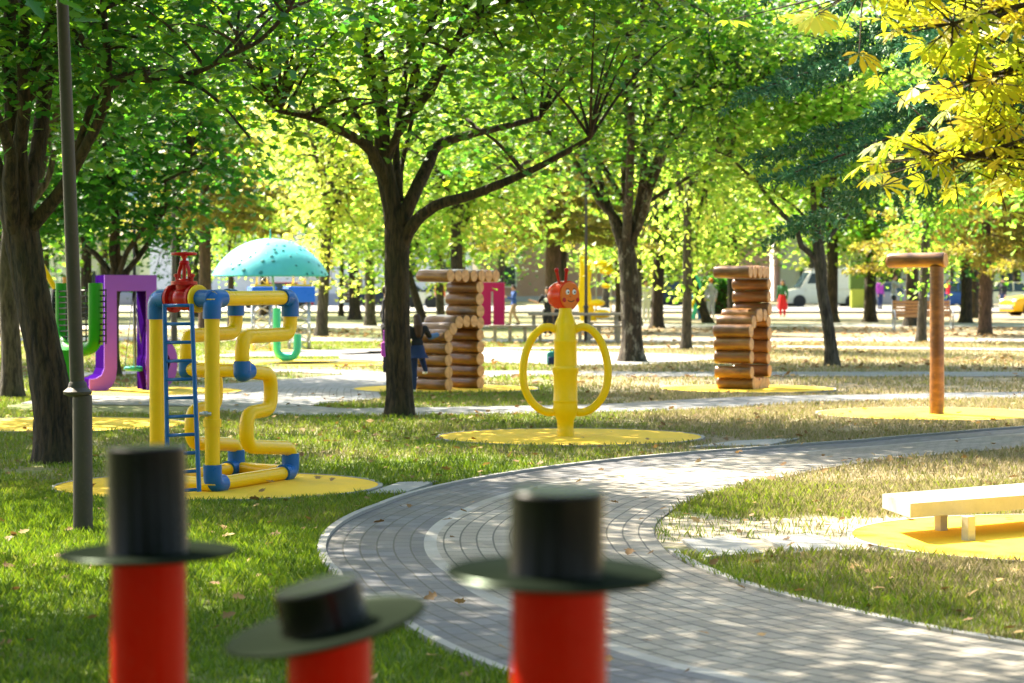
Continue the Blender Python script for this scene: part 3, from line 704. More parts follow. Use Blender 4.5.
# --- conifers
def conifer(label, base, h, z0, rmax, leafm, barkm, seed, nb=60, tr=.2, nl=.05, per=26, name='spruce_tree', dens=1.0, cone=True, wl=None, droop=.16):
    rg = np.random.default_rng(seed); base = V(base); root = empty(name, base, label, 'tree')
    mb = MB(); mb.tube([base+V((0, 0, -.1)), base+V((0, 0, .3)), base+V((0, 0, h*.5)), base+V((0, 0, h))], [tr*1.25, tr, tr*.6, .02], 12, lump=.05)
    pos = []; drs = []
    for i in range(nb):
        t = (i/nb)**1.15; z = z0+(h-z0)*t*.96; a = i*2.39996+rg.normal(0, .15); L = rmax*(1-t*.85)*rg.uniform(.75, 1.05)
        dirn = V((math.cos(a), math.sin(a), 0)); st = base+V((0, 0, z)); en = st+dirn*L+V((0, 0, -L*droop)); mid = st+dirn*L*.5+V((0, 0, -L*.12))
        c = bez(st, mid, en, 8); mb.tube(c, list(np.linspace(.03, .006, 9)), 5, caps=False)
        sidev = V((-dirn.y, dirn.x, 0)); ns = int(L/.085*dens)
        for k in range(ns):
            f = .14+.86*k/ns; p = c[min(int(f*8), 7)].lerp(c[min(int(f*8)+1, 8)], f*8 % 1); sg = 1 if k % 2 else -1
            tl = (.25+.75*(1-f))*L*.36*rg.uniform(.6, 1.1)+.08; q = p+(sidev*sg*.8+dirn*.65).normalized()*tl+V((0, 0, -tl*rg.uniform(.15, .55)))
            n = int(per*(.5+tl)); tt = rg.random(n); w_ = np.array(p)[None]*(1-tt[:, None])+np.array(q)[None]*tt[:, None]
            pos.append(w_+rg.normal(0, .012, (n, 3))); ax = np.array((q-p).normalized()); dd = rg.normal(0, 1, (n, 3)); dd -= ax*(dd@ax)[:, None]*.8
            dd /= np.linalg.norm(dd, axis=1)[:, None]; drs.append(dd+ax*.8)
    mb.build('trunk', M[barkm], root, smooth=True, sharp=80)
    pos = np.concatenate(pos); drs = np.concatenate(drs)
    me = leaves_mesh('crown', pos, nl*(.7+.6*rg.random(len(pos))), wl or 'spray', rg, dirs=drs); link_mesh(me, 'crown', M[leafm], root); return root
conifer('blue green spruce overhanging the top right of the park', V((5.5, 24.6, 0)), 10, 3.3, 3.9, 'needle', 'bark_red', 3, nb=78, tr=.2, nl=.066, per=80, droop=.30)
conifer('olive brown conifer with a reddish trunk behind the caterpillar faced figure', G(553, 331.5), 13, 3.2, 3.6, 'oldneedle', 'bark_red', 4, nb=90, tr=.27, nl=.12, per=26, name='conifer_tree')
conifer('olive conifer behind the turquoise dome and the leaning pipes', G(205, 330), 12, 3.6, 3.2, 'oldneedle', 'bark_red', 6, nb=70, tr=.22, nl=.16, per=18, name='conifer_tree')
conifer('light olive conifer with low drooping branches behind the wooden post arm', G(985, 335), 12, 2.6, 4.4, 'oldneedle', 'bark_red', 8, nb=80, tr=.2, nl=.15, per=16, name='conifer_tree')
# --- near chestnut, its trunk outside the frame, yellow fans hanging in at the top right
b = V((4.6, 13.4, 0)); rg = np.random.default_rng(17)
root = empty('chestnut_tree', b, 'yellowing horse chestnut whose fan shaped leaves hang in at the top right', 'tree')
mb = MB(); mb.tube([b-V((0, 0, .1)), b+V((0, 0, .5)), b+V((.05, 0, 2)), b+V((0, .1, 4.5)), b+V((.1, 0, 7.5))], [.3, .24, .2, .16, .05], 14, lump=.05)
lim = [[b+V((0, 0, 2.4)), V((3.8, 12.9, 2.72)), V((3.0, 12.6, 2.76)), V((2.35, 12.4, 2.62))],
       [b+V((0, 0, 1.9)), V((3.9, 12.8, 2.33)), V((3.1, 12.4, 2.36)), V((2.5, 12.3, 2.26)), V((2.15, 12.25, 2.22))],
       [b+V((0, 0, 2.9)), V((3.8, 12.7, 3.1)), V((2.9, 12.3, 3.05)), V((2.2, 12.1, 2.88))],
       [b+V((0, 0, 3.2)), V((3.6, 12.7, 3.3)), V((2.7, 12.3, 3.2)), V((1.75, 12.1, 3.06))]]
lim += [[b+V((0, 0, 3+i*.5)), b+V((math.cos(i*1.9)*1.3, math.sin(i*1.9)*1.3, 3.9+i*.5)), b+V((math.cos(i*1.9)*2.5, math.sin(i*1.9)*2.5, 4.1+i*.5))] for i in range(8)]
pos = []
for i, l in enumerate(lim):
    c = catmull(l, 6); mb.tube(c, list(np.linspace(.05, .008, len(c))), 7, lump=.05)
    for p in c[len(c)//3:]:
        near = i < 4
        n = 12 if near else 18; s = (.20, .3, .13) if near else (.5, .5, .35)
        for _ in range(n):
            q = np.array(p)+rg.normal(0, 1, 3)*np.array(s); pos.append(q); mb.tube([p, V(q)], [.006, .003], 4, caps=False)
mb.build('trunk', M['bark'], root, smooth=True, sharp=80); pos = np.array(pos)
link_mesh(leaves_mesh('crown', pos,   .14*(.6+.8*rg.random(len(pos))), 'palm', rg, .55), 'crown', M['chestnut'], root)
# --- near maple off the left edge: shade over the left lawn and a few low leaves at the top left
b = V((-4.4, 13.0, 0))
tree('maple beyond the left edge whose lowest leaves hang over the lamp post', b, [b, b+V((0, 0, .8)), b+V((.1, 0, 2)), b+V((0, 0, 3.2))], [.2, .17, .16, .14],
     [([b+V((0, 0, 2.4)), V((-3.5, 12.6, 2.9)), V((-2.5, 12.3, 3.02))], .05, .015)],
     [((-4.0, 13.2, 5.6), (3.4, 3.4, 2.1)), ((-2.75, 12.4, 3.12), (.6, .6, .16))], 170, 60, .13, leafm='maple', seed=71, auto=6)
# ================================================================ PLAYGROUND LETTERS
def frame_M(ax):                                     # rotation taking X to ax (horizontal), Z up
    ax = V(ax).normalized(); s_ = V((0, 0, 1)).cross(ax).normalized(); return Matrix((ax, s_, ax.cross(s_))).transposed()
# ---- log letters: every log is a part, its cut end a sub-part
def log_meshes(L, r):
    mb = MB(); k = 9; vs = [(-L, r*.90), (-L+.02, r*.98), (-L*.75, r), (-L*.5, r*.97), (-L*.25, r*1.0), (-.012, r*.99), (0, r*.95)]
    rg = random.Random(int(L*100)); pts = [V((x, rg.uniform(-.004, .004)*(x < -.1), rg.uniform(-.004, .004)*(x < -.1))) for x, _ in vs]
    mb.tube(pts, [q for _, q in vs], 18, lump=.012, seed=4); me = mb.mesh('log'); me.polygons.foreach_set('use_smooth', [len(p.vertices) == 4 for p in me.polygons]); me.materials.append(M['log'])
    e = MB(); e.tube([V((-.004, 0, 0)), V((.006, 0, 0)), V((.009, 0, 0))], [r*.94, r*.94, r*.90], 18); me2 = e.mesh('cut_end'); me2.materials.append(M['logend']); return me, me2
def log_letter(label, origin, u, a, L, r, cells):
    root = empty('log_letter', origin, label, 'play sculpture'); mes = {}
    Mx = frame_M(a); rg = random.Random(len(cells))
    for (s_, z, *ex) in cells:
        l_ = L*(ex[0] if ex else 1); key = round(l_, 2)
        if key not in mes: mes[key] = log_meshes(l_, r)
        o = bpy.data.objects.new('log', mes[key][0]); C.objects.link(o); o.parent = root
        j = rg.uniform(-.012, .012); o.location = V(u)*s_+V(a)*j+V((0, 0, z)); o.rotation_euler = (Mx @ Matrix.Rotation(rg.uniform(0, 6.28), 3, 'X')).to_euler()
        q_ = rg.uniform(.93, 1.06); o.scale = (1, q_, q_)
        e = bpy.data.objects.new('cut_end', mes[key][1]); C.objects.link(e); e.parent = o
    return root
# first letter
u = V((.60, .80, 0)); a = V((.80, -.60, 0)); o0 = G(448.8, 391.2); o0.z = 0
st = .175
cells = [(0, .095+st*i) for i in range(5)]
cells += [(.74, .095+st*i) for i in range(9)]
cells += [(.10, .095+st*4+.10), (.24, .095+st*5+.02), (.42, .095+st*5+.03), (.58, .095+st*5+.03)]
cells += [(.04+.18*i, .095+st*9-.01) for i in range(7)]
log_letter('open fronted letter of stacked varnished logs with a child climbing its left side', o0, u, a, .57, .093, cells)
# second letter
u = V((.42, .9075, 0)); a = V((.9075, -.42, 0)); o0 = G(751, 390.5); o0.z = 0
cells = [(0.02*(i < 2), .10+.19*(i+1)-.03*(i == 0)) for i in range(4)] + [(.12, .095), (.27, .080), (.43, .078), (.59, .078), (.74, .078)]
cells += [(.80, .078+.182*i) for i in range(1, 9)]
cells += [(.13, .10+.19*4+.13), (.29, .10+.19*5+.03), (.45, .10+.19*5+.035), (.61, .10+.19*5+.035)]
cells += [(.0+.185*i, .078+.182*9) for i in range(5)]
log_letter('closed letter of stacked varnished logs, shorter top row, between two slender pale trees', o0, u, a, .55, .096, cells)
# ---- wooden post with a log arm
b = G(937, 415); root = empty('wooden_post', b, 'tall brown log post with one log lying across its top, alone on a yellow circle', 'play sculpture')
mb = MB(); mb.tube([b+V((.004*math.sin(i), .004*math.cos(2*i), z)) for i, z in enumerate([0, .3, .7, 1.1, 1.5, 1.76])], [.089, .087, .084, .086, .084, .083], 18, lump=.012)
mb.build('post', M['log'], root, smooth=True)
me, me2 = log_meshes(.70, .092); o = bpy.data.objects.new('log', me); C.objects.link(o); o.parent = root
a = V((.88, -.475, 0)).normalized(); o.location = V((0, 0, 1.835))+a*.10; o.rotation_euler = frame_M(a).to_euler()
e = bpy.data.objects.new('cut_end', me2); C.objects.link(e); e.parent = o

# ---- yellow and blue pipe climber
A = V((-2.246, 18.1, 0)); B = V((-1.77, 19.3, 0)); D = V((-2.72, 18.5, 0)); Cc = V((-2.25, 19.7, 0)); RP = .056; ZT = 1.46; ZB = .065
root = empty('pipe_climber', (A+B+Cc+D)/4, 'yellow pipe climbing frame with blue elbows, blue ladder and red valve', 'climbing frame')
up = lambda p, z: V((p.x, p.y, z))
def serp(lo, hi):                                    # same bent run on both long sides
    px = [(288, 300), (288, 334), (240, 337), (240, 371), (268, 374), (268, 409), (244, 414), (244, 447), (288, 448), (288, 476)]; out = []
    for i, (x, y) in enumerate(px):
        s_ = (x-212)/76; pm = 133.6-8.3*s_; out.append(lo.lerp(hi, s_)+V((0, 0, 1.6-(y-280)/pm)))
    out[0].z = ZT; out[-1].z = ZB; return out
parts = []
for lo, hi in ((A, B), (D, Cc)):
    s_ = serp(lo, hi); MB().tube(fillet(s_[1:-1] and [s_[0]]+s_[1:-1]+[s_[-1]], .11, 7), RP, 16).build('serpentine_pipe', M['yellow'], root, True)
    MB().tube([up(lo, ZT), up(hi, ZT)], RP, 16).build('top_pipe', M['yellow'], root, True)
    MB().tube([up(lo, ZB), up(hi, ZB)], RP*.95, 16).build('ground_pipe', M['yellow'], root, True)
    MB().tube([up(lo, ZB), up(lo, ZT)], RP*1.02, 16).build('post', M['yellow'], root, True)
    t = s_[3]; dn = (hi-lo).normalized()
    k = MB().tube([t+V((0, 0, .075)), t+V((0, 0, -.01))], RP*1.22, 16); k.tube(fillet([t+V((0, 0, .0)), t+V((0, 0, -.02)), t+dn*.11], .03), RP*1.22, 16)
    k.build('pipe_joint', M['blue'], root, True)
    for p, q, z in ((lo, hi, ZT), (hi, lo, ZT), (lo, hi, ZB), (hi, lo, ZB)):
        dd = (q-p).normalized(); sg = -1 if z > 1 else 1
        k = MB().tube(fillet([up(p, z+sg*.15), up(p, z), up(p, z)+dd*.15], .085, 7), RP*1.25, 16)
        k.build('elbow', M['blue'], root, True)
MB().tube([up(B, ZB), up(Cc, ZB)], RP*.95, 16).build('ground_pipe', M['yellow'], root, True)
MB().tube([up(A, ZB), up(D, ZB)], RP*.95, 16).build('ground_pipe', M['yellow'], root, True)
s1 = serp(A, B)[3]; s2 = serp(D, Cc)[3]
MB().tube([s1, s2], RP*.95, 16).build('cross_pipe', M['yellow'], root, True)
dA = (D-A).normalized()
MB().tube([up(A, ZT), up(A, ZT)+dA*.13], RP*1.2, 16).build('elbow', M['blue'], root, True)
MB().tube(fillet([up(D, ZT-.16), up(D, ZT-.005), up(D, ZT)-dA*.13], .08), RP*1.24, 16).build('elbow', M['blue'], root, True)
fl = up(A, ZT)+dA*.135; fm = frame_M(dA) @ Matrix.Rotation(R(90), 3, 'Y')
k = MB().lathe(fl, [(RP*1.1, 0), (.10, 0), (.105, .005), (.105, .022), (.09, .027), (RP*1.1, .03)], 20, fm); k.tube([fl+dA*.02, fl+dA*.07], RP*1.1, 16)
k.build('pipe_flange', M['yellow'], root, True)
v0 = fl+dA*.035; vc = v0+dA*.135
k = MB().lathe(v0, [(.07, 0), (.108, 0), (.108, .026), (.075, .034), (.068, .05), (.088, .10), (.092, .135), (.088, .17), (.068, .215), (.075, .232), (.108, .24), (.108, .266), (.07, .268)], 22, fm)
for s_ in (.012, .252):
    for i in range(8):
        an = i*math.pi/4+.3; c = v0+dA*s_+(fm@V((math.cos(an), math.sin(an), 0)))*.088; k.tube([c-dA*.024, c+dA*.024], .011, 6)
k.lathe(vc, [(.06, 0), (.066, .10), (.10, .105), (.10, .13), (.068, .135), (.05, .15)], 16)
for sx in (-.085, .085): k.lathe(vc+dA*sx, [(.012, .1), (.012, .16), (.022, .165), (.022, .185), (.01, .19)], 8)
valve = k.build('valve', M['red'], root, True)
k = MB(); sv = dA
for sg in (-1, 1): k.tube(fillet([vc+sv*sg*.055+V((0, 0, .13)), vc+sv*sg*.062+V((0, 0, .20)), vc+sv*sg*.018+V((0, 0, .275))], .04), .015, 8)
k.lathe(vc+V((0, 0, .255)), [(.035, 0), (.042, .01), (.032, .03), (.016, .035), (.015, .05), (.013, .09)], 12); k.lathe(vc+V((0, 0, .12)), [(.014, 0), (.014, .15)], 8)
k.build('yoke', M['red'], valve, True)
wz = vc+V((0, 0, .338)); k = MB(); ring = [wz+V((math.cos(i*math.pi/12), math.sin(i*math.pi/12), 0))*.088 for i in range(25)]; k.tube(ring, .0115, 8, caps=False)
for i in range(4): k.tube([wz+V((0, 0, -.012)), wz+V((math.cos(i*math.pi/2+.4), math.sin(i*math.pi/2+.4), 0))*.085], .009, 6)
k.lathe(wz+V((0, 0, -.035)), [(.02, 0), (.024, .02), (.02, .05)], 10); k.build('hand_wheel', M['red'], valve, True)
# ladder
lt = P(164.5, 304, 18.02), P(191.5, 304, 17.92); lb = P(167.5, 494, 17.95), P(198.5, 492, 17.85)
for t, q in zip(lt, lb): MB().tube([t, q], .017, 12).build('ladder_rail', M['blue'], root, True)
for i in range(11):
    f = (i+.08)/10.2; MB().tube([lt[0].lerp(lb[0], f), lt[1].lerp(lb[1], f)], .013, 10).build('rung', M['blue'], root, True)
for p, f in ((A, .42),): k = MB().tube([up(p, .60)+V((-.09, -.05, 0)), up(p, .60)+V((0, -.055, 0))], .014, 8); k.lathe(up(p, .60)+V((-.045, -.05, -.02)), [(.02, 0), (.022, .04)], 8); k.build('bracket', M['steel'], root, True)
k = MB(); k.tube([up(A, .5), up(A, .56)], RP*1.22, 16); k.build('clamp', M['yellow'], root, True)

# ---- yellow ring figure with the caterpillar face
b = G(568, 437.5); d = b.y; pm = F/d; root = empty('ring_figure', b, 'yellow post figure with two half ring arms and an orange smiling face with red feelers', 'play sculpture')
Z = lambda y: 1.6-(y-280)/pm
xo = lambda x: (x-568)/pm
pr = [(.086, 0), (.086, .08), (.082, .10), (.088, Z(420)), (.115, Z(415)), (.128, Z(409)), (.122, Z(404)), (.124, Z(402)), (.128, Z(401)), (.122, Z(399)), (.120, Z(375)), (.134, Z(372)), (.135, Z(368)), (.118, Z(366)), (.114, Z(344)), (.122, Z(342)), (.122, Z(340)), (.112, Z(338.5)), (.110, Z(324)), (.098, Z(321)), (.07, Z(314)), (.064, Z(308))]
MB().lathe(b+V((xo(565.5), 0, 0)), pr, 28).build('body', M['yellow2'], root, True)
for sg in (-1, 1):
    cx = 565.5; pts = [b+V((xo(cx)+sg*x/pm, 0, Z(y))) for x, y in [(6, 332), (16, 327), (26, 330), (35, 341), (40.5, 356), (42.5, 371), (41, 387), (35, 400), (25, 409.5), (14, 412.5), (6, 409)]]
    MB().tube(catmull(pts, 5), .041, 14).build('ring_arm', M['yellow2'], root, True)
ax = V((.66, -.75, 0)).normalized(); hm = frame_M(ax) @ Matrix.Rotation(R(90), 3, 'Y')   # lathe axis Z -> ax
hc = b+V((xo(569.5), -.02, Z(295.5))); HL = .25
sq = Matrix.Diagonal((.97, .92, 1))
mhead = hm @ sq
# head barrel: rounded at the back, flat at the face
MB().lathe(hc-ax*HL, [(.045, 0), (.10, .012), (.132, .045), (.15, .10), (.156, .17), (.153, HL-.004), (.146, HL)], 30, mhead).build('head', M['redhead'], root, True)
face = MB().lathe(hc, [(.141, 0), (.143, .006), (.137, .014), (.05, .016)], 30, mhead).build('face', M['orange'], root, True)
side = V((-ax.y, ax.x, 0)); side = side if side.x > 0 else -side
def fpt(s_, z): return hc+side*s_+V((0, 0, z))+ax*.016
for s_ in (-.042, .048):
    MB().lathe(fpt(s_, .035), [(.026, 0), (.026, .003), (.02, .006)], 16, hm).build('eye', M['white'], face, True)
    MB().lathe(fpt(s_+.006, .033)+ax*.006, [(.010, 0), (.010, .002), (.006, .004)], 12, hm).build('pupil', M['black'], face, True)
for s_ in (-.088, .10): MB().lathe(fpt(s_, -.045)-ax*.001, [(.024, 0), (.024, .003), (.018, .004)], 14, hm).build('cheek', M['red'], face, True)
MB().tube([fpt(.006+t*.042, -.062+abs(t)**2*.014) for t in np.linspace(-1, 1, 9)], .0042, 6).build('mouth', M['dark'], face, True)
MB().tube([fpt(-.002+.006*t, -.012+abs(t)**2*.006) for t in np.linspace(-1, 1, 5)], .003, 6).build('nose', M['dark'], face, True)
for s_ in (-.042, .048): MB().tube([fpt(s_+t*.018, .072-abs(t)**2*.006) for t in np.linspace(-1, 1, 5)], .003, 6).build('eyebrow', M['dark'], face, True)
for x0, x1 in ((559.5, 556.5), (565.5, 566.5)):
    k = MB().tube([P(x0, 284, d-.02), P(x1, 271, d-.04)], [.014, .017], 10); k.ball(P(x1, 270, d-.04), .024, 12); k.build('feeler', M['red'], root, True)

# ---- purple letter: front board lavender, returns deep purple, a swing between its legs
b = G(146, 391); uu = V((.90, .436, 0)); ee = V((-.40, .917, 0)); d = b.y; pm = F/d
root = empty('purple_letter', b, 'big purple block letter with lavender front, hooked left leg and round loop on the right', 'play sculpture')
def lp(x, y): return ((x-146)/(pm*.885), 1.6-(y-280)/pm)
outer = [lp(108, 275), lp(155.5, 275), lp(155.5, 388), lp(146, 390.5), lp(146, 291), lp(119, 291), lp(119, 368)]
cv = [(117.5, 379), (113.5, 387), (107, 391.5), (99, 393)]
outer += [lp(x, y) for x, y in cv]+[lp(88+6, 393), lp(88+6, 378.5)]+[lp(x, y) for x, y in [(100, 377.5), (105, 374.5), (107.5, 368)]]
outer = [(p, max(q, .0)) for p, q in outer]
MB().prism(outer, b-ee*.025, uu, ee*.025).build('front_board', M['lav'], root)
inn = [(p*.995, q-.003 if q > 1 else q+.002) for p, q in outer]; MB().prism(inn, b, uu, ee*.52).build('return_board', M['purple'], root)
lc = lp(160, 363); k = MB(); n = 36; pts = []
for r0, nm in ((1, 0),):
    oo = [(lc[0]+.24*math.cos(2*math.pi*i/n), lc[1]+.365*math.sin(2*math.pi*i/n)) for i in range(n)]
    ii = [(lc[0]+.03+.10*math.cos(2*math.pi*i/n), lc[1]-.0+.15*math.sin(2*math.pi*i/n)) for i in range(n)]
def ringprism(oo, ii, org, ext):
    k = MB(); n = len(oo); o_ = V(org); P3 = lambda a_, e_: o_+uu*a_[0]+V((0, 0, a_[1]))+e_
    for i in range(n):
        j = (i+1) % n; z0 = V((0, 0, 0)); q = [P3(oo[i], z0), P3(oo[j], z0), P3(ii[j], z0), P3(ii[i], z0)]; r_ = [p+V(ext) for p in q]
        k.add(q+r_, [(0, 1, 2, 3), (7, 6, 5, 4), (0, 4, 5, 1), (2, 6, 7, 3)])
    return k
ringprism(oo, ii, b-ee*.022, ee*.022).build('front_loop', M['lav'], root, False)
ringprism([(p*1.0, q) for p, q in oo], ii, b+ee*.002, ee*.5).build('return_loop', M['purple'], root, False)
sw = empty('swing', b+uu*(-.16)+ee*.2, 'turquoise round swing seat on thin ropes under the purple letter', 'swing')
sc0 = P(134.5, 368.5, d+.25); k = MB().lathe(sc0, [(.02, -.03), (.13, -.035), (.155, -.01), (.155, .012), (.14, .03), (.02, .034)], 24); k.build('seat', M['teal'], sw, True)
tp_ = P(133.5, 290.5, d+.25)
for an in (.2, 1.8, 3.4, 4.9): MB().tube([tp_, sc0+V((.145*math.cos(an), .145*math.sin(an), .01))], .0075, 6).build('rope', M['steel'], sw, True)

# ---- green pipe letter with a black net
b = G(66, 423.5); d = b.y; pm = F/d; RG = .075; q = lambda x, y, k_=0: P(x, y, d+k_)
root = empty('green_pipe_letter', b, 'green pipe play letter with black climbing net, partly behind the leaning maple', 'climbing frame')
MB().tube([q(66, 423), q(66, 350)], RG, 16).build('stem_pipe', M['green'], root, True)
MB().tube(fillet([q(62, 283, .45), q(62, 340, .45), q(67, 352, .1), q(82, 350, -.1), q(95, 346, -.25), q(95, 320, -.3), q(95, 283, -.3)], .2, 7), RG, 16).build('bent_pipe', M['green'], root, True)
MB().tube([q(101.2, 345, -.30), q(101.2, 300, -.3), q(101.2, 283.5, -.3)], .018, 8).build('edge_strip', M['green2'], root, True)
k = MB()
for i in range(10): k.tube([q(53, 291.5+5.7*i, .5), q(106, 290+5.7*i, -.42)], .0105, 6)
for i in range(9): k.tube([q(53+6.6*i, 290, .5-.115*i), q(53+6.6*i, 344, .5-.115*i)], .0085, 6)
k.tube([q(54, 289, .5), q(54, 345, .5)], .03, 8)
k.build('net', M['black'], root, True)
MB().tube(fillet([q(38, 270, .9), q(41, 263, .9), q(56, 290, .9), q(72, 322, .8)], .08), .032, 10).build('hand_pipe', M['yellow'], root, True)
MB().tube([q(67, 277, 1.0), q(68, 320, 1.0)], .05, 12).build('orange_post', M['slat'], root, True)

# ---- turquoise dome on a hook pipe
b = G(286, 361.5); d = b.y; pm = F/d; q = lambda x, y, k_=0: P(x, y, d+k_)
root = empty('umbrella_letter', b, 'turquoise spotted umbrella dome on a hooked pipe stem', 'play sculpture')
dc = q(270.5, 275.5); Rd = 58.5/pm; Hd = 37/pm
RS = (Rd*Rd+Hd*Hd)/(2*Hd); t1 = math.asin(Rd/RS); prof = [(RS*math.sin(t), RS*math.cos(t)-(RS-Hd)) for t in np.linspace(t1, 0.02, 12)]
MB().lathe(dc, prof+[(r*.97, z-.02) for r, z in reversed(prof)], 40).build('dome', M['teal2'], root, True)
k = MB(); rg = random.Random(5)
for i in range(70):
    t = t1*rg.uniform(.1, .98)**.6; an = rg.uniform(0, 2*math.pi); nrm = V((math.sin(t)*math.cos(an), math.sin(t)*math.sin(an), math.cos(t)))
    c = dc+nrm*RS-V((0, 0, RS-Hd)); n_ = nrm; mm = n_.to_track_quat('Z', 'Y').to_matrix()
    k.lathe(c+n_*.004, [(rg.uniform(.022, .045), 0), (.02, .004)], 10, mm)
k.build('spots', M['spot'], root, True)
MB().tube([q(270.5, 239), q(270.5, 229)], [.02, .006], 8).build('tip', M['teal'], root, True)
MB().tube([q(272.5, 275.5, -.05), q(276.8, 312, -.02)], .02, 8).build('thin_stem', M['steel'], root, True)
MB().tube(fillet([q(276.8, 308), q(276.8, 357.5), q(297, 357.5), q(297.5, 334)], .22, 8), .078, 16).build('hook_pipe', M['teal'], root, True)
k = MB()
for i in range(8):
    a_ = i*math.pi/4; k.tube([dc+V((0, 0, Hd*.9)), dc+V((Rd*.7*math.cos(a_), Rd*.7*math.sin(a_), Hd*.6)), dc+V((Rd*.95*math.cos(a_), Rd*.95*math.sin(a_), .02))], .012, 6)
k.build('ribs', M['steel'], root, True)

# ---- lattice towers with blue boxes
def tower(px, py, w_, label, top):
    b = G(px, py); pm = F/b.y; root = empty('lattice_tower', b, label, 'play tower', 'lattice towers with blue boxes'); s_ = w_/2; H = top; k = MB()
    cn = [V((x*s_, y*s_, 0)) for x, y in ((-1, -1), (1, -1), (1, 1), (-1, 1))]
    for c in cn: MB().tube([b+c, b+c+V((0, 0, H))], .022, 8).build('upright', M['steel'], root, True)
    n = 5
    for i in range(n):
        for j in range(4):
            a_, c_ = cn[j], cn[(j+1) % 4]; z0, z1 = H*i/n, H*(i+1)/n
            k.tube([b+a_+V((0, 0, z0)), b+c_+V((0, 0, z1))], .012, 6); k.tube([b+c_+V((0, 0, z0)), b+a_+V((0, 0, z1))], .012, 6)
    k.build('bracing', M['steel'], root, True)
    MB().box(b+V((0, 0, H+.19)), (w_+.16, w_+.4, .36), R(14), bev=.02).build('box', M['blue2'], root)
    MB().box(b+V((0, 0, H+.395)), (w_+.02, w_+.2, .045), R(14)).build('rail', M['yellow'], root)
    k = MB(); 
    for c in cn: k.tube([b+c*.6+V((0, 0, H+.42)), b+c*.5+V((0, 0, H+.95))], .015, 6)
    for i in range(3):
        for j in range(4): k.tube([b+cn[j]*.58+V((0, 0, H+.42+.17*i)), b+cn[(j+1) % 4]*.55+V((0, 0, H+.6+.17*i))], .010, 6)
    k.build('top_lattice', M['steel'], root, True)
tower(299, 349.5, .46, 'lattice tower with a blue box, right one under the turquoise dome', 1.08)
tower(262, 351.5, .40, 'lattice tower with a blue box, left one under the turquoise dome', 1.08)

# ================================================================ FOREGROUND BOLLARDS
def bollard(px, d, dia, zb, cyl, crown, brim, tilt, label, off=0.0):
    b = V(((px-CX)/F*d, d, 0)); root = empty('hat_bollard', b, label, 'bollard', 'red bollards with black top hats')
    MB().lathe(b, [(dia/2, 0), (dia/2, zb*.5), (dia/2, zb-.004)], 40).build('post', M['redpost'], root, True)
    Mt = Matrix.Rotation(R(tilt[0]), 3, 'Y') @ Matrix.Rotation(R(tilt[1]), 3, 'X'); c = b+V((off, 0, zb))
    r = brim/2; hat = MB().lathe(c, [(.02, 0), (r-.006, 0), (r, .003), (r+.002, .008), (r-.002, .011), (r-.008, .009), (cyl/2+.004, .007)], 56, Mt).build('brim', M['brim'], root, True)
    MB().lathe(c, [(cyl/2+.0015, .0075), (cyl/2, .012), (cyl/2-.001, crown-.004), (cyl/2-.005, crown), (.01, crown)], 48, Mt).build('crown', M['hat'], root, True)
    return root
bollard(147.5, 4.5, .140, 1.085, .150, .205, .332, (-1.2, 0), 'red bollard with tall black top hat, left in the lawn by the lamp post')
bollard(559.5, 3.5, .139, 1.168, .138, .128, .318, (1.0, 2), 'red bollard with black top hat standing closest, in front of the path', -.005)
bollard(329, 4.03, .140, 1.015, .148, .078, .340, (-11.5, 4.5), 'short red bollard with a low tilted black hat, at the lawn edge', -.006)

# ================================================================ LAMP POSTS
def lamp_post(px, py, label, z1, lean=0.0, s=1.0):
    b = G(px, py); root = empty('lamp_post', b, label, 'lamp post'); l = lambda z: b+V((lean*z, 0, z))
    MB().lathe(b, [(.066*s, 0), (.062*s, .06), (.062*s, .84), (.060*s, .87)], 24).build('base', M['lamp'], root, True)
    MB().lathe(b+V((lean*.87, 0, .865)), [(.062*s, 0), (.088*s, .012), (.092*s, .03), (.080*s, .04), (.062*s, .055), (.055*s, .085), (.046*s, .095)], 24).build('collar', M['lamp'], root, True)
    MB().tube([l(.93), l(2.0), l(z1)], [.046*s, .043*s, .036*s], 20).build('pole', M['lamp'], root, True)
    MB().lathe(l(z1), [(.03, 0), (.09, .03), (.16, .1), (.17, .3), (.2, .32), (.12, .42), (.02, .46)], 20).build('lantern', M['dark'], root, True)
lamp_post(82, 533, 'grey brown lamp post with a collar on its lower tube, near the left bollard', 3.95, -.034)
lamp_post(174, 345, 'slim dark lamp post far behind the red valve', 4.6, 0, 1.3)
lamp_post(586, 341, 'slim dark lamp post behind the caterpillar faced figure', 4.6, 0, .9)

# ================================================================ LOW CREAM BENCH
ft = [V((2.41, 14.6, 0)), V((4.9, 16.35, 0)), V((4.6, 17.0, 0)), V((2.34, 15.25, 0))]
root = empty('low_bench', sum(ft, V())/4, 'low cream board bench on short posts over the yellow circle at the right edge', 'bench')
MB().prism([(p.x, p.y) for p in ft], (0, 0, .160), (1, 0, 0), (0, 0, .088), V((0, 1, 0))).build('seat', M['cream'], root)
for p in (G(969.5, 543), G(942, 533), V((4.2, 16.1, 0)), V((4.1, 16.5, 0))): MB().box(p+V((0, 0, .0805)), (.062, .062, .162), R(35), bev=.005).build('leg', M['cream'], root)

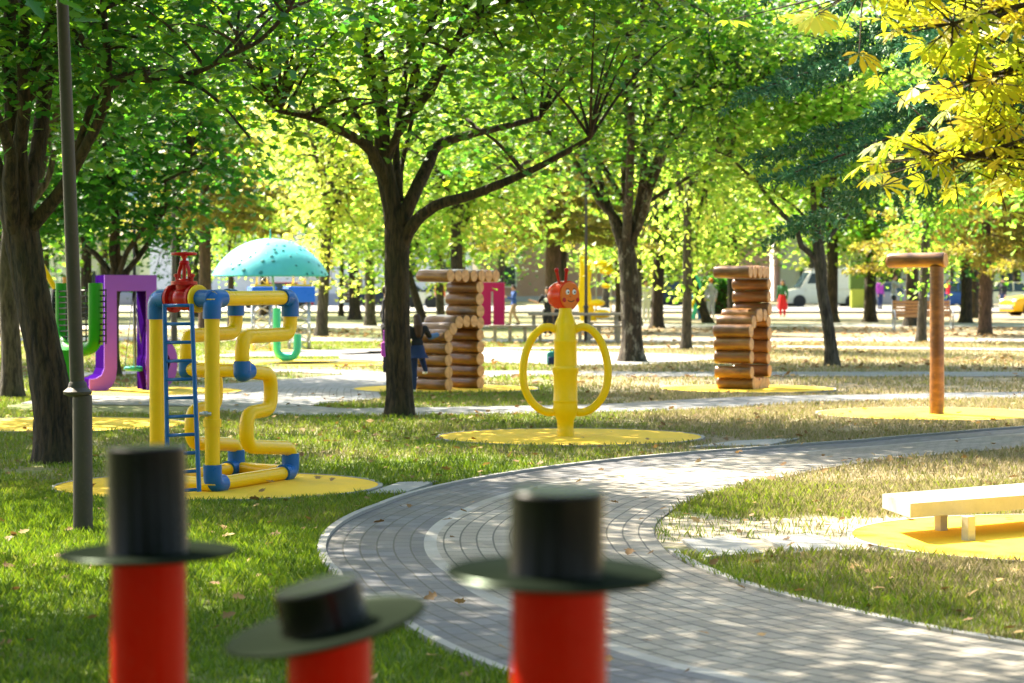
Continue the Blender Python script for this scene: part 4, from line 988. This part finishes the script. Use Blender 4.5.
# ================================================================ PICNIC FURNITURE
def table(px0, px1, yt, d, depth, zt, label, kind, name, legs=3, th=.05):
    x0, x1 = P(px0, 0, d).x, P(px1, 0, d).x; c = V(((x0+x1)/2, d, 0)); root = empty(name, c, label, kind)
    for i in range(3): MB().box(c+V((0, (i-1)*depth/3, zt-th/2)), (x1-x0, depth/3-.02, th), bev=.006).build('plank', M['plank'], root)
    for i in range(legs):
        x = x0+.15+(x1-x0-.3)*i/(legs-1)
        for s_ in (-1, 1): MB().box(V((x, d+s_*depth*.33, (zt-th)/2)), (.09, .07, zt-th-.002), bev=.006).build('leg', M['plank'], root)
table(489, 546, 0, 61, .42, .46, 'long weathered bench in front of the picnic table, left of the ring figure', 'bench', 'picnic_bench', 4)
table(528, 622, 0, 63.5, .75, .74, 'long weathered picnic table behind the yellow ring figure', 'picnic table', 'picnic_table', 4, .07)
table(574, 624, 0, 61, .42, .46, 'long weathered bench in front of the picnic table, right of the ring figure', 'bench', 'picnic_bench', 3)
table(586, 624, 0, 66, .42, .46, 'shorter weathered bench on the far side of the picnic table', 'bench', 'picnic_bench', 2)
# park bench with ring shaped arms
b = G(923, 331); d = b.y; pm = F/d; root = empty('park_bench', b, 'orange slatted park bench with round metal arms behind the wooden post', 'bench')
for i in range(5): MB().box(b+V((0, .22+.04*i, .50+.10*i)), (58/pm, .025, .08), bev=.006).build('back_slat', M['slat'], root)
for i in range(4): MB().box(b+V((0, -.18+.10*i, .45)), (58/pm, .085, .03), bev=.006).build('seat_slat', M['slat'], root)
for s_ in (-1, 1):
    x = s_*29/pm; k = MB(); k.tube([b+V((x, .26*math.cos(t), .36+.30*math.sin(t))) for t in np.linspace(0, 2*math.pi, 21)], .024, 8, caps=False)
    for yy in (-.2, .25): k.tube([b+V((x, yy, 0)), b+V((x, yy*.9, .45))], .022, 8)
    k.tube([b+V((x, .24, .45)), b+V((x, .42, .98))], .02, 8); k.build('arm', M['steel'], root, True)

# ================================================================ FAR PLAY THINGS
b = G(493, 327); d = b.y; pm = F/d; root = empty('magenta_letter', b, 'magenta block letter with white stripe behind the first log letter', 'play sculpture')
for x in (485.5, 499): MB().box(P(x, 304, d), (11.5/pm, .35, 43/pm), bev=.02).build('leg', M['pink'], root)
MB().box(P(492, 287, d), (7/pm, .34, 9/pm), bev=.01).build('cross_bar', M['pink'], root); MB().box(P(492, 297, d-.1), (2/pm, .05, 12/pm)).build('stripe', M['white'], root)
b = G(590, 322); d = b.y; pm = F/d; root = empty('yellow_play_frame', b, 'bright yellow tall play figure with hanging scoops behind the caterpillar face', 'play sculpture')
k = MB(); k.prism([((x-590)/pm, 1.6-(y-280)/pm) for x, y in [(581, 321), (597, 321), (592, 300), (590, 285), (592, 270), (588, 255), (580, 256), (580, 280), (577, 300)]], b, (1, 0, 0), (0, .4, 0)); k.build('body', M['yellow2'], root)
MB().tube([P(585, 262, d), P(612, 266, d)], .07, 10).build('arm', M['yellow2'], root, True)
for x, y, r in ((607, 271, .20), (601, 264, .2), (606, 286, .13), (602, 314, .24), (597, 303, .2)): MB().ball(P(x, y, d-.1), (r*1.5, r, r*.7), 14).build('scoop', M['yellow2'], root, True)
for x in (596, 611): MB().tube([P(x, 268, d+.1), P(x, 316, d+.1)], .03, 8).build('rod', M['steel'], root, True)
b = G(693, 321); d = b.y; pm = F/d; root = empty('painted_letter_frame', b, 'tall letter frame painted light blue, yellow and red between trees', 'play sculpture')
for pts, m_ in (([(687, 319), (686, 272), (690, 268)], 'teal2'), ([(690, 268), (697, 290), (693, 302), (688, 312)], 'yellow2'), ([(690, 305), (697, 283), (700, 319)], 'blue'), ([(688, 275), (696, 288)], 'red'), ([(693, 319), (697, 302), (699, 284), (692, 270)], 'teal')):
    MB().tube([P(x, y, d) for x, y in pts], .085, 10).build('tube', M[m_], root, True)
b = G(835, 305); d = b.y; pm = F/d
root = empty('stall_banner', b, 'narrow yellow upright banner board right of the cream van', 'panel'); MB().box(P(835, 291, d), (7/pm, .3, 28/pm), bev=.03).build('board', M['yellow'], root); MB().box(b+V((0, 0, .03)), (9/pm, .6, .06)).build('foot', M['steel'], root)
b = G(844, 305); d = b.y+4; pm = F/d; root = empty('market_tent', V((P(845, 0, d).x, d, 0)), 'white market tent with a purple valance behind the yellow panel', 'tent')
MB().lathe(V((P(848, 0, d).x, d, 1.6+.2)), [(1.0, 0), (1.02, .1), (.5, .45), (.03, .8)], 4, Matrix.Rotation(R(45), 3, 'Z')).build('roof', M['cl_white'], root)
MB().box(V((P(848, 0, d).x, d, 1.62)), (1.5, 1.5, .5)).build('valance', paint('violet_cloth', (.35, .18, .62), .8, .05), root)
for sx in (-.7, .7):
    for sy in (-.7, .7): MB().tube([V((P(848, 0, d).x+sx, d+sy, 0)), V((P(848, 0, d).x+sx, d+sy, 1.8))], .03, 8).build('pole', M['white'], root, True)
b = G(857, 309); d = b.y; pm = F/d; root = empty('green_booth', b, 'olive green booth wall with a lighter lower half beside the straight dark tree', 'booth')
MB().box(P(856.5, 275, d), (14/pm, .6, 28/pm)).build('wall', paint('olive_paint', (.07, .12, .01), .6, .1), root); MB().box(P(857, 298.7, d), (12.5/pm, .62, 19.2/pm)).build('lower_wall', paint('lime_olive_paint', (.30, .34, .03), .6, .1), root)
# pale pavilion tip above the purple letter
b = V((P(134.5, 0, 44).x, 44, 0)); root = empty('pennant_pole', b, 'pale blue pointed cone tip on a pole among dark leaves above the purple letter', 'finial')
MB().tube([b, b+V((0, 0, 3.1))], .03, 8).build('pole', M['dark'], root, True); MB().lathe(P(134.5, 201, 44), [(.13, 0), (.13, .02), (.012, .48), (.005, .58)], 20).build('cone', paint('pale_blue_cloth', (.50, .66, .78), .6, .1), root, True)

# ================================================================ BUILDINGS
def wallmat(name, a, b_, brick=None):
    n = N(name); pos = n.coord('World'); f = n.noise(pos, 1.2, 5, .65); c = n.mix(f, a, b_)
    if brick:
        br = n.new('TexBrick'); mp = n.new('Mapping'); n.set(mp, 'Vector', pos); mp.inputs['Rotation'].default_value = (R(90), 0, 0); n.set(br, 'Vector', mp.outputs[0]); br.inputs['Scale'].default_value = 2.2
        c = n.mix(br.outputs['Fac'], n.mix(f, *brick), (.4, .37, .33))
    n.set(n.b, 'Base Color', c); n.b.inputs['Roughness'].default_value = .9; return n.m
def building(label, x0, x1, y, h, wm, wins, dp=10, extra=None, base=None):
    root = empty('building', ((x0+x1)/2, y, 0), label, 'building')
    MB().box(((x0+x1)/2, y+dp/2, h/2), (x1-x0, dp, h)).build('wall', wm, root)
    MB().box(((x0+x1)/2, y+dp/2, h+.15), (x1-x0+.6, dp+.6, .3)).build('roof', M['kerb'], root)
    if base: MB().box(((x0+x1)/2, y-.03, base[1]/2), (x1-x0+.02, .1, base[1])).build('plinth', base[0], root)
    for (xc, zc, ww, hh, m_) in wins:
        nm = 'garage_door' if m_ == 'door' else 'window'
        f = MB().box((xc, y-.06, zc), (ww+.2, .12, hh+.2)).build('%s_frame' % nm if nm == 'garage_door' else nm, M['white'], root)
        if m_ == 'door':
            k = MB()
            for i in range(8): k.box((xc, y-.14, zc-hh/2+hh*(i+.5)/8), (ww, .05, hh/8-.03))
            k.build('garage_door', MD, f)
        else: MB().box((xc, y-.135, zc), (ww, .03, hh)).build('pane', M['glass'], f)
    return root
MD = paint('tan_door_paint', (.16, .10, .055), .6, .2)
wh = wallmat('white_render', (.60, .59, .57), (.76, .75, .72)); pk = wallmat('pinkish_brick', (.4, .26, .2), (.5, .33, .26), ((.34, .16, .11), (.48, .27, .20)))
gy = wallmat('grey_render', (.32, .32, .36), (.42, .42, .46))
X = lambda px, d: (px-CX)/F*d
building('long low white building with a brown garage door behind the turquoise dome', X(150, 152), X(470, 152), 152, 5.0, wh, [(X(353.5, 152), 1.0, 1.15, 1.7, 'door')]+[(X(q, 152), 2.3, .9, 1.0, 'w') for q in (190, 250, 310, 410, 450)], base=(gy, .75))
building('pinkish brick building with a tall grey window behind the yellow play figure', X(478, 178), X(770, 178), 178, 6.5, pk, [(X(q, 178), 1.9, .8, 1.5, 'w') for q in (510, 608, 640, 672, 730)], base=(gy, .4))
building('pale grey shop building beyond the park bench and the taxi', X(780, 182), X(1120, 182), 182, 5.5, wh, [(X(q, 182), 1.6, 1.6, 1.6, 'w') for q in (810, 850, 890, 930, 970, 1010, 1060)], base=(gy, .6))
building('plain white house at the left edge beyond the leaning maple', X(-80, 176), X(140, 176), 176, 4.5, wh, [(X(q, 176), 1.7, .9, 1.1, 'w') for q in (-30, 30, 90)], base=(gy, .5))
# clipped hedge
hd = MB(); rg2 = np.random.default_rng(5); n = 5200
pos = np.stack([rg2.uniform(X(700, 112), X(760, 112), n), rg2.uniform(112, 113, n), rg2.random(n)**.6*1.75], 1)
ro = empty('hedge', (X(730, 112), 112.5, 0), 'clipped dark green hedge behind the trees near the second log letter', 'hedge')
link_mesh(leaves_mesh('foliage', pos, .14, 'diam', rg2, .9), 'foliage', M['darkleaf'], ro); MB().box((X(730, 112), 112.5, .6), (X(758, 112)-X(702, 112), .5, 1.2)).build('stem_mass', M['bark'], ro)

# ================================================================ VEHICLES
def car(label, base, heading, mat, L=4.3, W=1.75, H=1.45, van=False, cat='car', name='parked_car', group=None, sign=False):
    root = empty(name, (0, 0, 0), label, cat, group); b0 = .2
    # stations: x, z_belt (top of the lower body)
    if van: low = [(-L/2, .50), (-L/2+.04, .80), (-L/2+.25, .98), (-L/2+.85, 1.08), (-L/2+1.2, 1.10), (L/2-.05, 1.10), (L/2, 1.0)]; cab = [(-L/2+.85, 1.06), (-L/2+1.55, H-.12), (-L/2+1.9, H), (L/2-.15, H), (L/2-.03, 1.06)]
    else: low = [(-L/2, .45), (-L/2+.05, .68), (-L/2+.3, .80), (-L/2+1.15, .92), (-.2, .93), (L/2-.6, .95), (L/2-.08, .92), (L/2, .6)]; cab = [(-L/2+1.1, .90), (-L/2+1.85, H-.06), (-L/2+2.3, H), (L/2-.95, H-.02), (L/2-.25, .93)]
    def loft(st, zb, w0, w1, inset):
        k = MB(); n = 0; zr0 = st[0][1]
        for x, z in st:
            f = 1-.10*abs(x/(L/2))**3; wa, wb = w0*f, w1*f
            ring = [(x, -wa*.94, zb), (x, -wa, zb+(z-zb)*.35), (x, -wa*.985, zb+(z-zb)*.75), (x, -wb+inset, z), (x, wb-inset, z), (x, wa*.985, zb+(z-zb)*.75), (x, wa, zb+(z-zb)*.35), (x, wa*.94, zb)]; k.v += ring; n += 1
        for i in range(n-1): k.f += [tuple(8*i+a_ for a_ in (j, (j+1) % 8)) + tuple(8*(i+1)+a_ for a_ in ((j+1) % 8, j)) for j in range(8)]
        k.f += [tuple(range(8)), tuple(8*(n-1)+j for j in reversed(range(8)))]; return k
    loft(low, b0, W/2, W/2*.94, .03).build('body', M[mat], root, True, 40)
    k = MB(); st = cab; zb = low[-3][1]-.03; k2 = []
    for x, z in st: k.v += [(x, -W*.46, zb), (x, -W*(.46-.055*(z-zb)/(H-zb)), z), (x, W*(.46-.055*(z-zb)/(H-zb)), z), (x, W*.46, zb)]
    n = len(st)
    for i in range(n-1): k.f += [(4*i+j, 4*i+(j+1) % 4, 4*i+4+(j+1) % 4, 4*i+4+j) for j in range(4)]
    k.f += [(0, 1, 2, 3), (4*n-1, 4*n-2, 4*n-3, 4*n-4)]
    gh = k.build('cabin', M['glass'] if not van else M[mat], root, True, 30)
    rf = [c for c in cab if c[1] > H-.2]; MB().box(((rf[0][0]+rf[-1][0])/2, 0, H+.005), (rf[-1][0]-rf[0][0], W*.80, .04), bev=.015).build('roof', M[mat], root)
    if van:
        for s_ in (-1, 1): MB().prism([(cab[0][0]+.35, 1.16), (cab[1][0]+.05, H-.25), (cab[1][0]+.75, H-.25), (cab[1][0]+.75, 1.16)], (0, s_*(W*.435)-.02, 0), (1, 0, 0), (0, .04, 0)).build('side_window', M['glass'], root)
        MB().prism([(cab[0][0]-.02, 1.12), (cab[1][0]-.05, H-.18), (cab[1][0]+.03, H-.18), (cab[0][0]+.06, 1.12)], (0, -W*.38, 0), (1, 0, 0), (0, W*.76, 0)).build('windscreen', M['glass'], root)
    else:
        for xp in (cab[1][0], (cab[1][0]+cab[3][0])/2+.15, cab[3][0]):
            for s_ in (-1, 1): MB().tube([(xp-(.35 if xp == cab[1][0] else (-.35 if xp == cab[3][0] else 0)), s_*W*.462, zb+.05), (xp, s_*W*.412, H-.01)], .035, 6).build('pillar', M[mat], root)
    for x in (-L/2+.82, L/2-.85):
        for s_ in (-1, 1):
            mm = Matrix.Rotation(R(90*s_), 3, 'X'); c = V((x, s_*(W/2-.17), .33))
            ty = MB().lathe(c, [(.2, -.1), (.31, -.1), (.335, -.06), (.335, .10), (.31, .135), (.2, .135)], 24, mm.inverted()).build('wheel', M['rubber'], root, True)
            MB().lathe(c, [(.2, -.08), (.205, .12), (.17, .128), (.05, .10), (.04, .135), (.01, .135)], 16, mm.inverted()).build('rim', M['steel'], ty, True)
            MB().lathe(c, [(.385, 0), (.385, .155), (.34, .158)], 24, mm.inverted()).build('wheel_arch', M['dark'], root, True)
    for s_ in (-1, 1):
        MB().ball((-L/2+.10, s_*W*.36, .66), (.09, .17, .09), 12).build('headlight', M['white'], root, True)
        MB().ball((L/2-.07, s_*W*.38, .78), (.05, .12, .1), 10).build('tail_light', M['red'], root, True)
        MB().ball((cab[0][0]+.35, s_*(W/2+.06), .99), (.07, .09, .06), 10).build('mirror', M[mat], root, True)
    MB().box((-L/2+.02, 0, .38), (.12, W*.84, .2), bev=.03).build('bumper', M['dark'] if mat != 'taxi' else M['cargrey'], root)
    if sign: MB().box((.05, 0, H+.10), (.2, .55, .14), bev=.03).build('roof_sign', M['white'], root)
    root.location = base; root.rotation_euler.z = heading; return root
car('bright yellow taxi entering the picture at the right edge', G(1054, 315.5), R(12), 'taxi', 4.6, 1.85, 1.72, cat='taxi', name='taxi', sign=True)
car('cream delivery van parked between the second log letter and the slender leaning maple', V((X(822, 146), 146, 0)), R(8), 'carwhite', 4.9, 1.9, 2.25, van=True, cat='van', name='delivery_van')
car('red parked car seen between the yellow pipes and the lattice towers', V((X(275, 136), 136, 0)), R(6), 'carred')
car('dark parked car just left of the centre maple trunk', V((X(392, 140), 140, 0)), R(3), 'cardark')
car('white parked car behind the magenta letter', V((X(455, 139), 139, 0)), R(178), 'carwhite')
car('dark parked car behind the person dressed in white', V((X(668, 138), 138, 0)), R(4), 'cardark')
car('blue parked car between the straight dark tree and the thick brown tree', V((X(945, 141), 141, 0)), R(2), 'cl_blue')
car('grey parked car beyond the straight dark tree and the olive booth', V((X(890, 140), 140, 0)), R(182), 'cargrey')
car('white parked car nearest the taxi bonnet in the far road', V((X(1000, 143), 143, 0)), R(2), 'carwhite')
car('grey parked car seen under the purple letter', V((X(128, 137), 137, 0)), R(2), 'cargrey')

# ================================================================ PEOPLE
def evalmesh(o):
    dg = bpy.context.evaluated_depsgraph_get(); me = bpy.data.meshes.new_from_object(o.evaluated_get(dg)); return me
def fuse(mb, vox=.012, sm=3):
    me = mb.mesh('tmp'); o = bpy.data.objects.new('tmp', me); C.objects.link(o)
    m = o.modifiers.new('r', 'REMESH'); m.mode = 'VOXEL'; m.voxel_size = vox; m.use_smooth_shade = True
    s_ = o.modifiers.new('s', 'SMOOTH'); s_.iterations = sm; s_.factor = .5
    out = evalmesh(o); bpy.data.objects.remove(o); return out
def limb(k, pts, rs):
    pts = [V(p) for p in pts]
    k.tube(pts, rs, 12)
    for p, r in zip(pts, rs): k.ball(p, r*.99, 10)
def person(label, base, yaw, h, top, legs, hair='hair', J=None, skirt=None, bare=False, hood=None, longhair=False, shoes='cl_white', group=None, sleeves=None, hunch=0):
    """figure faces -Y before yaw; J overrides joint positions, in units of standing height"""
    root = empty('person', base, label, 'person', group); Mz = Matrix.Rotation(yaw, 3, 'Z')
    j = dict(hipL=(.05, 0, .50), hipR=(-.05, 0, .50), knL=(.055, -.01, .28), knR=(-.055, -.01, .28), anL=(.058, .015, .045), anR=(-.058, .015, .045),
             shL=(.105, 0, .81), shR=(-.105, 0, .81), elL=(.135, .01, .64), elR=(-.135, .01, .64), wrL=(.14, -.03, .49), wrR=(-.14, -.03, .49),
             pel=(0, 0, .53), wai=(0, 0, .62), che=(0, -.005, .74), nk=(0, 0, .84), hd=(0, -.012, .925))
    j.update(J or {}); W_ = lambda p: base+Mz@(V(p)*h); q = {k_: W_(v) for k_, v in j.items()}; r = lambda f: f*h
    k = MB(); tm = Mz
    k.ball(q['che'], (r(.085), r(.058), r(.085)), 14, tm); k.ball(q['wai'], (r(.072), r(.052), r(.08)), 14, tm); k.ball(q['pel'], (r(.085), r(.06), r(.06)), 14, tm)
    limb(k, [q['che'], q['nk'], q['nk'].lerp(q['hd'], .5)], [r(.05), r(.032), r(.03)])
    k.ball(q['hd'], (r(.043), r(.053), r(.064)), 16, tm); fw = tm@V((0, -1, 0)); sd_ = tm@V((1, 0, 0)); upv = V((0, 0, 1))
    k.ball(q['hd']+fw*r(.012)-upv*r(.035), (r(.03), r(.036), r(.03)), 12, tm); k.ball(q['hd']+fw*r(.054)-upv*r(.008), (r(.008), r(.013), r(.012)), 8, tm)
    for s_ in (-1, 1): k.ball(q['hd']+sd_*s_*r(.043)-upv*r(.004), (r(.006), r(.010), r(.016)), 8, tm)
    for S in 'LR':
        limb(k, [q['che'].lerp(q['sh'+S], .5), q['sh'+S], q['sh'+S].lerp(q['el'+S], .4), q['el'+S], q['el'+S].lerp(q['wr'+S], .35), q['wr'+S]], [r(.04), r(.036), r(.030), r(.023), r(.024), r(.015)])
        limb(k, [q['pel'].lerp(q['hip'+S], .6), q['hip'+S], q['hip'+S].lerp(q['kn'+S], .4), q['kn'+S], q['kn'+S].lerp(q['an'+S], .35), q['an'+S]], [r(.055), r(.056), r(.049), r(.034), r(.035), r(.020)])
        ft_ = q['an'+S]; limb(k, [ft_-upv*r(.02), ft_-upv*r(.028)+fw*r(.05), ft_-upv*r(.032)+fw*r(.095)], [r(.022), r(.019), r(.013)])
        hv = (q['wr'+S]-q['el'+S]).normalized(); sv = hv.cross(fw); sv = sv.normalized() if sv.length > .1 else sd_; pm_ = q['wr'+S]+hv*r(.03)
        k.tube([q['wr'+S], pm_, pm_+hv*r(.022)], [r(.014), r(.019), r(.019)], 10)
        for i, l_ in enumerate((.036, .043, .040, .031)):
            o_ = pm_+hv*r(.015)+sv*r(-.0145+.0097*i); k.tube([o_, o_+hv*r(l_*.6), o_+hv*r(l_)+fw*r(.008)], [r(.0052), r(.0048), r(.004)], 6)
        k.tube([q['wr'+S]+hv*r(.012)-sv*r(.012), pm_-sv*r(.026)+fw*r(.006), pm_-sv*r(.028)+hv*r(.018)+fw*r(.010)], [r(.007), r(.006), r(.005)], 6)
    body = link_mesh(fuse(k, .0085, 1), 'body', M['skin'], root)
    # clothing follows the body a little further out
    k = MB(); g = .010
    k.ball(q['che'], (r(.085+g), r(.058+g), r(.088)), 14, tm); k.ball(q['wai'], (r(.074+g), r(.054+g), r(.085)), 14, tm); k.ball(q['pel'], (r(.087+g), r(.062+g), r(.05)), 14, tm); limb(k, [q['che'], q['nk']], [r(.058), r(.040)])
    for S in 'LR':
        e_ = [q['sh'+S], q['sh'+S].lerp(q['el'+S], .5), q['el'+S], q['el'+S].lerp(q['wr'+S], .9)]
        rs = [r(.036+g), r(.030+g), r(.026+g), r(.018+g)]
        if bare: e_ = e_[:2]+[q['sh'+S].lerp(q['el'+S], .75)]; rs = rs[:2]+[r(.027+g)]
        limb(k, [q['che'].lerp(q['sh'+S], .5)]+e_, [r(.045+g)]+rs)
    link_mesh(fuse(k, .012, 2), 'jacket' if not bare else 't_shirt', M[top], root)
    if sleeves:
        k = MB(); limb(k, [q['elR'], q['elR'].lerp(q['wrR'], .5), q['wrR'].lerp(q['elR'], .1)], [r(.040), r(.037), r(.033)]); link_mesh(fuse(k, .012, 2), 'sleeve', M[sleeves], root)
    k = MB(); k.ball(q['pel']-upv*r(.005), (r(.088), r(.064), r(.05)), 14, tm)
    for S in 'LR': limb(k, [q['hip'+S], q['hip'+S].lerp(q['kn'+S], .4), q['kn'+S], q['kn'+S].lerp(q['an'+S], .35), q['an'+S]], [r(.062), r(.054), r(.041), r(.040), r(.029)])
    link_mesh(fuse(k, .012, 2), 'trousers', M[legs], root)
    k = MB()
    for S in 'LR': ft_ = q['an'+S]; limb(k, [ft_-upv*r(.018), ft_-upv*r(.024)+fw*r(.05), ft_-upv*r(.027)+fw*r(.10)], [r(.027), r(.024), r(.018)])
    link_mesh(fuse(k, .01, 2), 'shoes', M[shoes], root)
    if skirt:
        zs = q['wai'].z; k = MB(); k.lathe(V((q['pel'].x, q['pel'].y, 0)), [(r(.085), zs-.02*h), (r(.11), q['pel'].z-.03*h), (r(.15), skirt[1]*h+base.z), (r(.145), skirt[1]*h+base.z+.002)], 20); k.build('skirt', M[skirt[0]], root, True)
    k = MB(); bk = -fw
    k.ball(q['hd']+bk*r(.014)+upv*r(.016), (r(.049), r(.052), r(.060)), 16, tm); k.ball(q['hd']+upv*r(.048)+fw*r(.01), (r(.042), r(.045), r(.026)), 12, tm)
    if longhair: limb(k, [q['hd']+bk*r(.03), q['nk']+bk*r(.055), q['che']+bk*r(.07)], [r(.05), r(.06), r(.045)])
    link_mesh(fuse(k, .009, 1), 'hair' if not hood else 'hat', M[hood or hair], root)
    for s_ in (-1, 1): MB().ball(q['hd']+fw*r(.049)+sd_*s_*r(.017)+upv*r(.004), r(.0058), 8).build('eye', M['black'], root, True)
    MB().ball(q['hd']+fw*r(.046)-upv*r(.030), (r(.012), r(.006), r(.003)), 8, tm).build('mouth', M['cl_red'], root, True)
    return root
# child climbing the first log letter: back towards us, right arm on a log, right foot up
b = P(417, 396.5, 34.4); b.z = 0
person('child with long brown hair and navy skirt, one white shoe up on the log letter', b, R(180+20), 1.12, 'cl_black', 'cl_navy', 'brownhair', longhair=True, sleeves='cl_denim', skirt=('cl_navy', .44),
       J=dict(knR=(-.10, -.13, .44), anR=(-.15, -.10, .27), elR=(-.20, -.08, .70), wrR=(-.32, -.12, .73), knL=(.04, .0, .28), anL=(.05, .03, .045)))
b = G(386.5, 373); person('adult in a long dark coat mostly hidden behind the centre maple trunk', b, R(90), 1.52, 'cl_black', 'cl_black', 'hair', shoes='cl_black', J=dict(elL=(.12, .05, .66), wrL=(.12, -.0, .52)))
bag = G(384.5, 373.5); k = MB(); k.box(bag+V((0, -.15, .42)), (.10, .26, .26), bev=.04); r0 = empty('handbag', bag+V((0, 0, .3)), 'small purple bag hanging beside the centre maple trunk', 'bag'); k.build('bag_body', M['cl_purple'], r0)
MB().tube(fillet([bag+V((0, -.23, .54)), bag+V((0, -.15, .78)), bag+V((0, -.07, .54))], .08), .012, 8).build('strap', M['cl_purple'], r0, True)
b = G(514, 325.5); person('youth in a blue jacket and khaki trousers walking past the magenta letter', b, R(-75), 1.42, 'cl_blue', 'cl_khaki', shoes='cl_black',
    J=dict(knL=(.05, -.10, .29), anL=(.055, -.12, .05), knR=(-.05, .02, .28), anR=(-.055, .15, .06), elL=(.15, -.08, .66), wrL=(.16, -.22, .70)))
for x, yw, lab, jj in ((547.5, -20, 'boy in black with one arm stretched out, left of the caterpillar face', dict(elR=(-.19, -.03, .68), wrR=(-.30, -.10, .72))), (558.5, 15, 'boy in black standing directly behind the caterpillar faced figure, right of his friend', dict())):
    b = P(x, 0, 69); b.z = 0; pr_ = person(lab, b, R(yw), 1.40, 'cl_black', 'cl_black', shoes='cl_white', bare=True, J=jj)
    fw = Matrix.Rotation(R(yw), 3, 'Z')@V((0, -1, 0)); k = MB().ball(b+fw*.085+V((0, 0, 1.03)), (.07, .03, .06), 10); k.build('shirt_print', M['cl_white'], pr_, True)
b = G(646, 322); person('person dressed all in white standing between two dark tree trunks', b, R(10), 1.6, 'cl_white', 'cl_white')
b = G(711, 318); person('person in a grey jacket and orange hat right of the painted letter frame', b, R(200), 1.68, 'cl_grey', 'cl_grey', hood='cl_orange')
b = G(782.5, 317); person('woman in a green top and red skirt right of the second log letter', b, R(-30), 1.6, 'cl_green', 'cl_red', 'brownhair', longhair=True, skirt=('cl_red', .2))
b = P(894, 0, 98); b.z = 0; person('person in grey holding a camera up above the park bench', b, R(75), 1.84, 'cl_grey', 'cardark', 'brownhair', shoes='cl_black', J=dict(elL=(.10, -.10, .74), wrL=(.05, -.16, .85), elR=(-.10, -.10, .74), wrR=(-.05, -.16, .85)))
fw = Matrix.Rotation(R(75), 3, 'Z')@V((0, -1, 0)); r0 = empty('camera_body', b+fw*.36+V((0, 0, 1.60)), 'small black camera held up by the person in grey above the park bench', 'camera')
k = MB().box(b+fw*.34+V((0, 0, 1.62)), (.12, .12, .09), R(75), bev=.01); k.build('housing', M['black'], r0); MB().tube([b+fw*.38+V((0, 0, 1.62)), b+fw*.47+V((0, 0, 1.62))], .035, 12).build('lens', M['black'], r0, True)
for x, yy, yw, tp_, lg, lab in ((880, 131, 40, 'cl_purple', 'cl_navy', 'far passer by in purple behind the straight dark tree'), (1003, 128, -60, 'cl_black', 'cl_navy', 'far passer by in black left of the taxi windscreen'), (948, 130, 80, 'cl_red', 'cl_navy', 'far passer by in red right of the wooden post'), (440, 118, 30, 'cl_orange', 'cl_navy', 'far passer by in orange left of the magenta letter')):
    b = V((X(x, yy), yy, 0)); person(lab, b, R(yw), 1.68, tp_, lg, shoes='cl_black')
# teal backpack left on the ground behind the ring figure
b = G(552, 366); root = empty('backpack', b, 'small dark teal backpack on the ground behind the yellow ring figure', 'bag')
MB().box(b+V((0, 0, .14)), (.20, .16, .28), bev=.06).build('pack', M['spot'], root); MB().box(b+V((0, -.10, .10)), (.15, .06, .14), bev=.025).build('pocket', M['cl_navy'], root); MB().tube(fillet([b+V((-.04, 0, .27)), b+V((0, 0, .34)), b+V((.04, 0, .27))], .03), .01, 6).build('handle', M['black'], root, True)
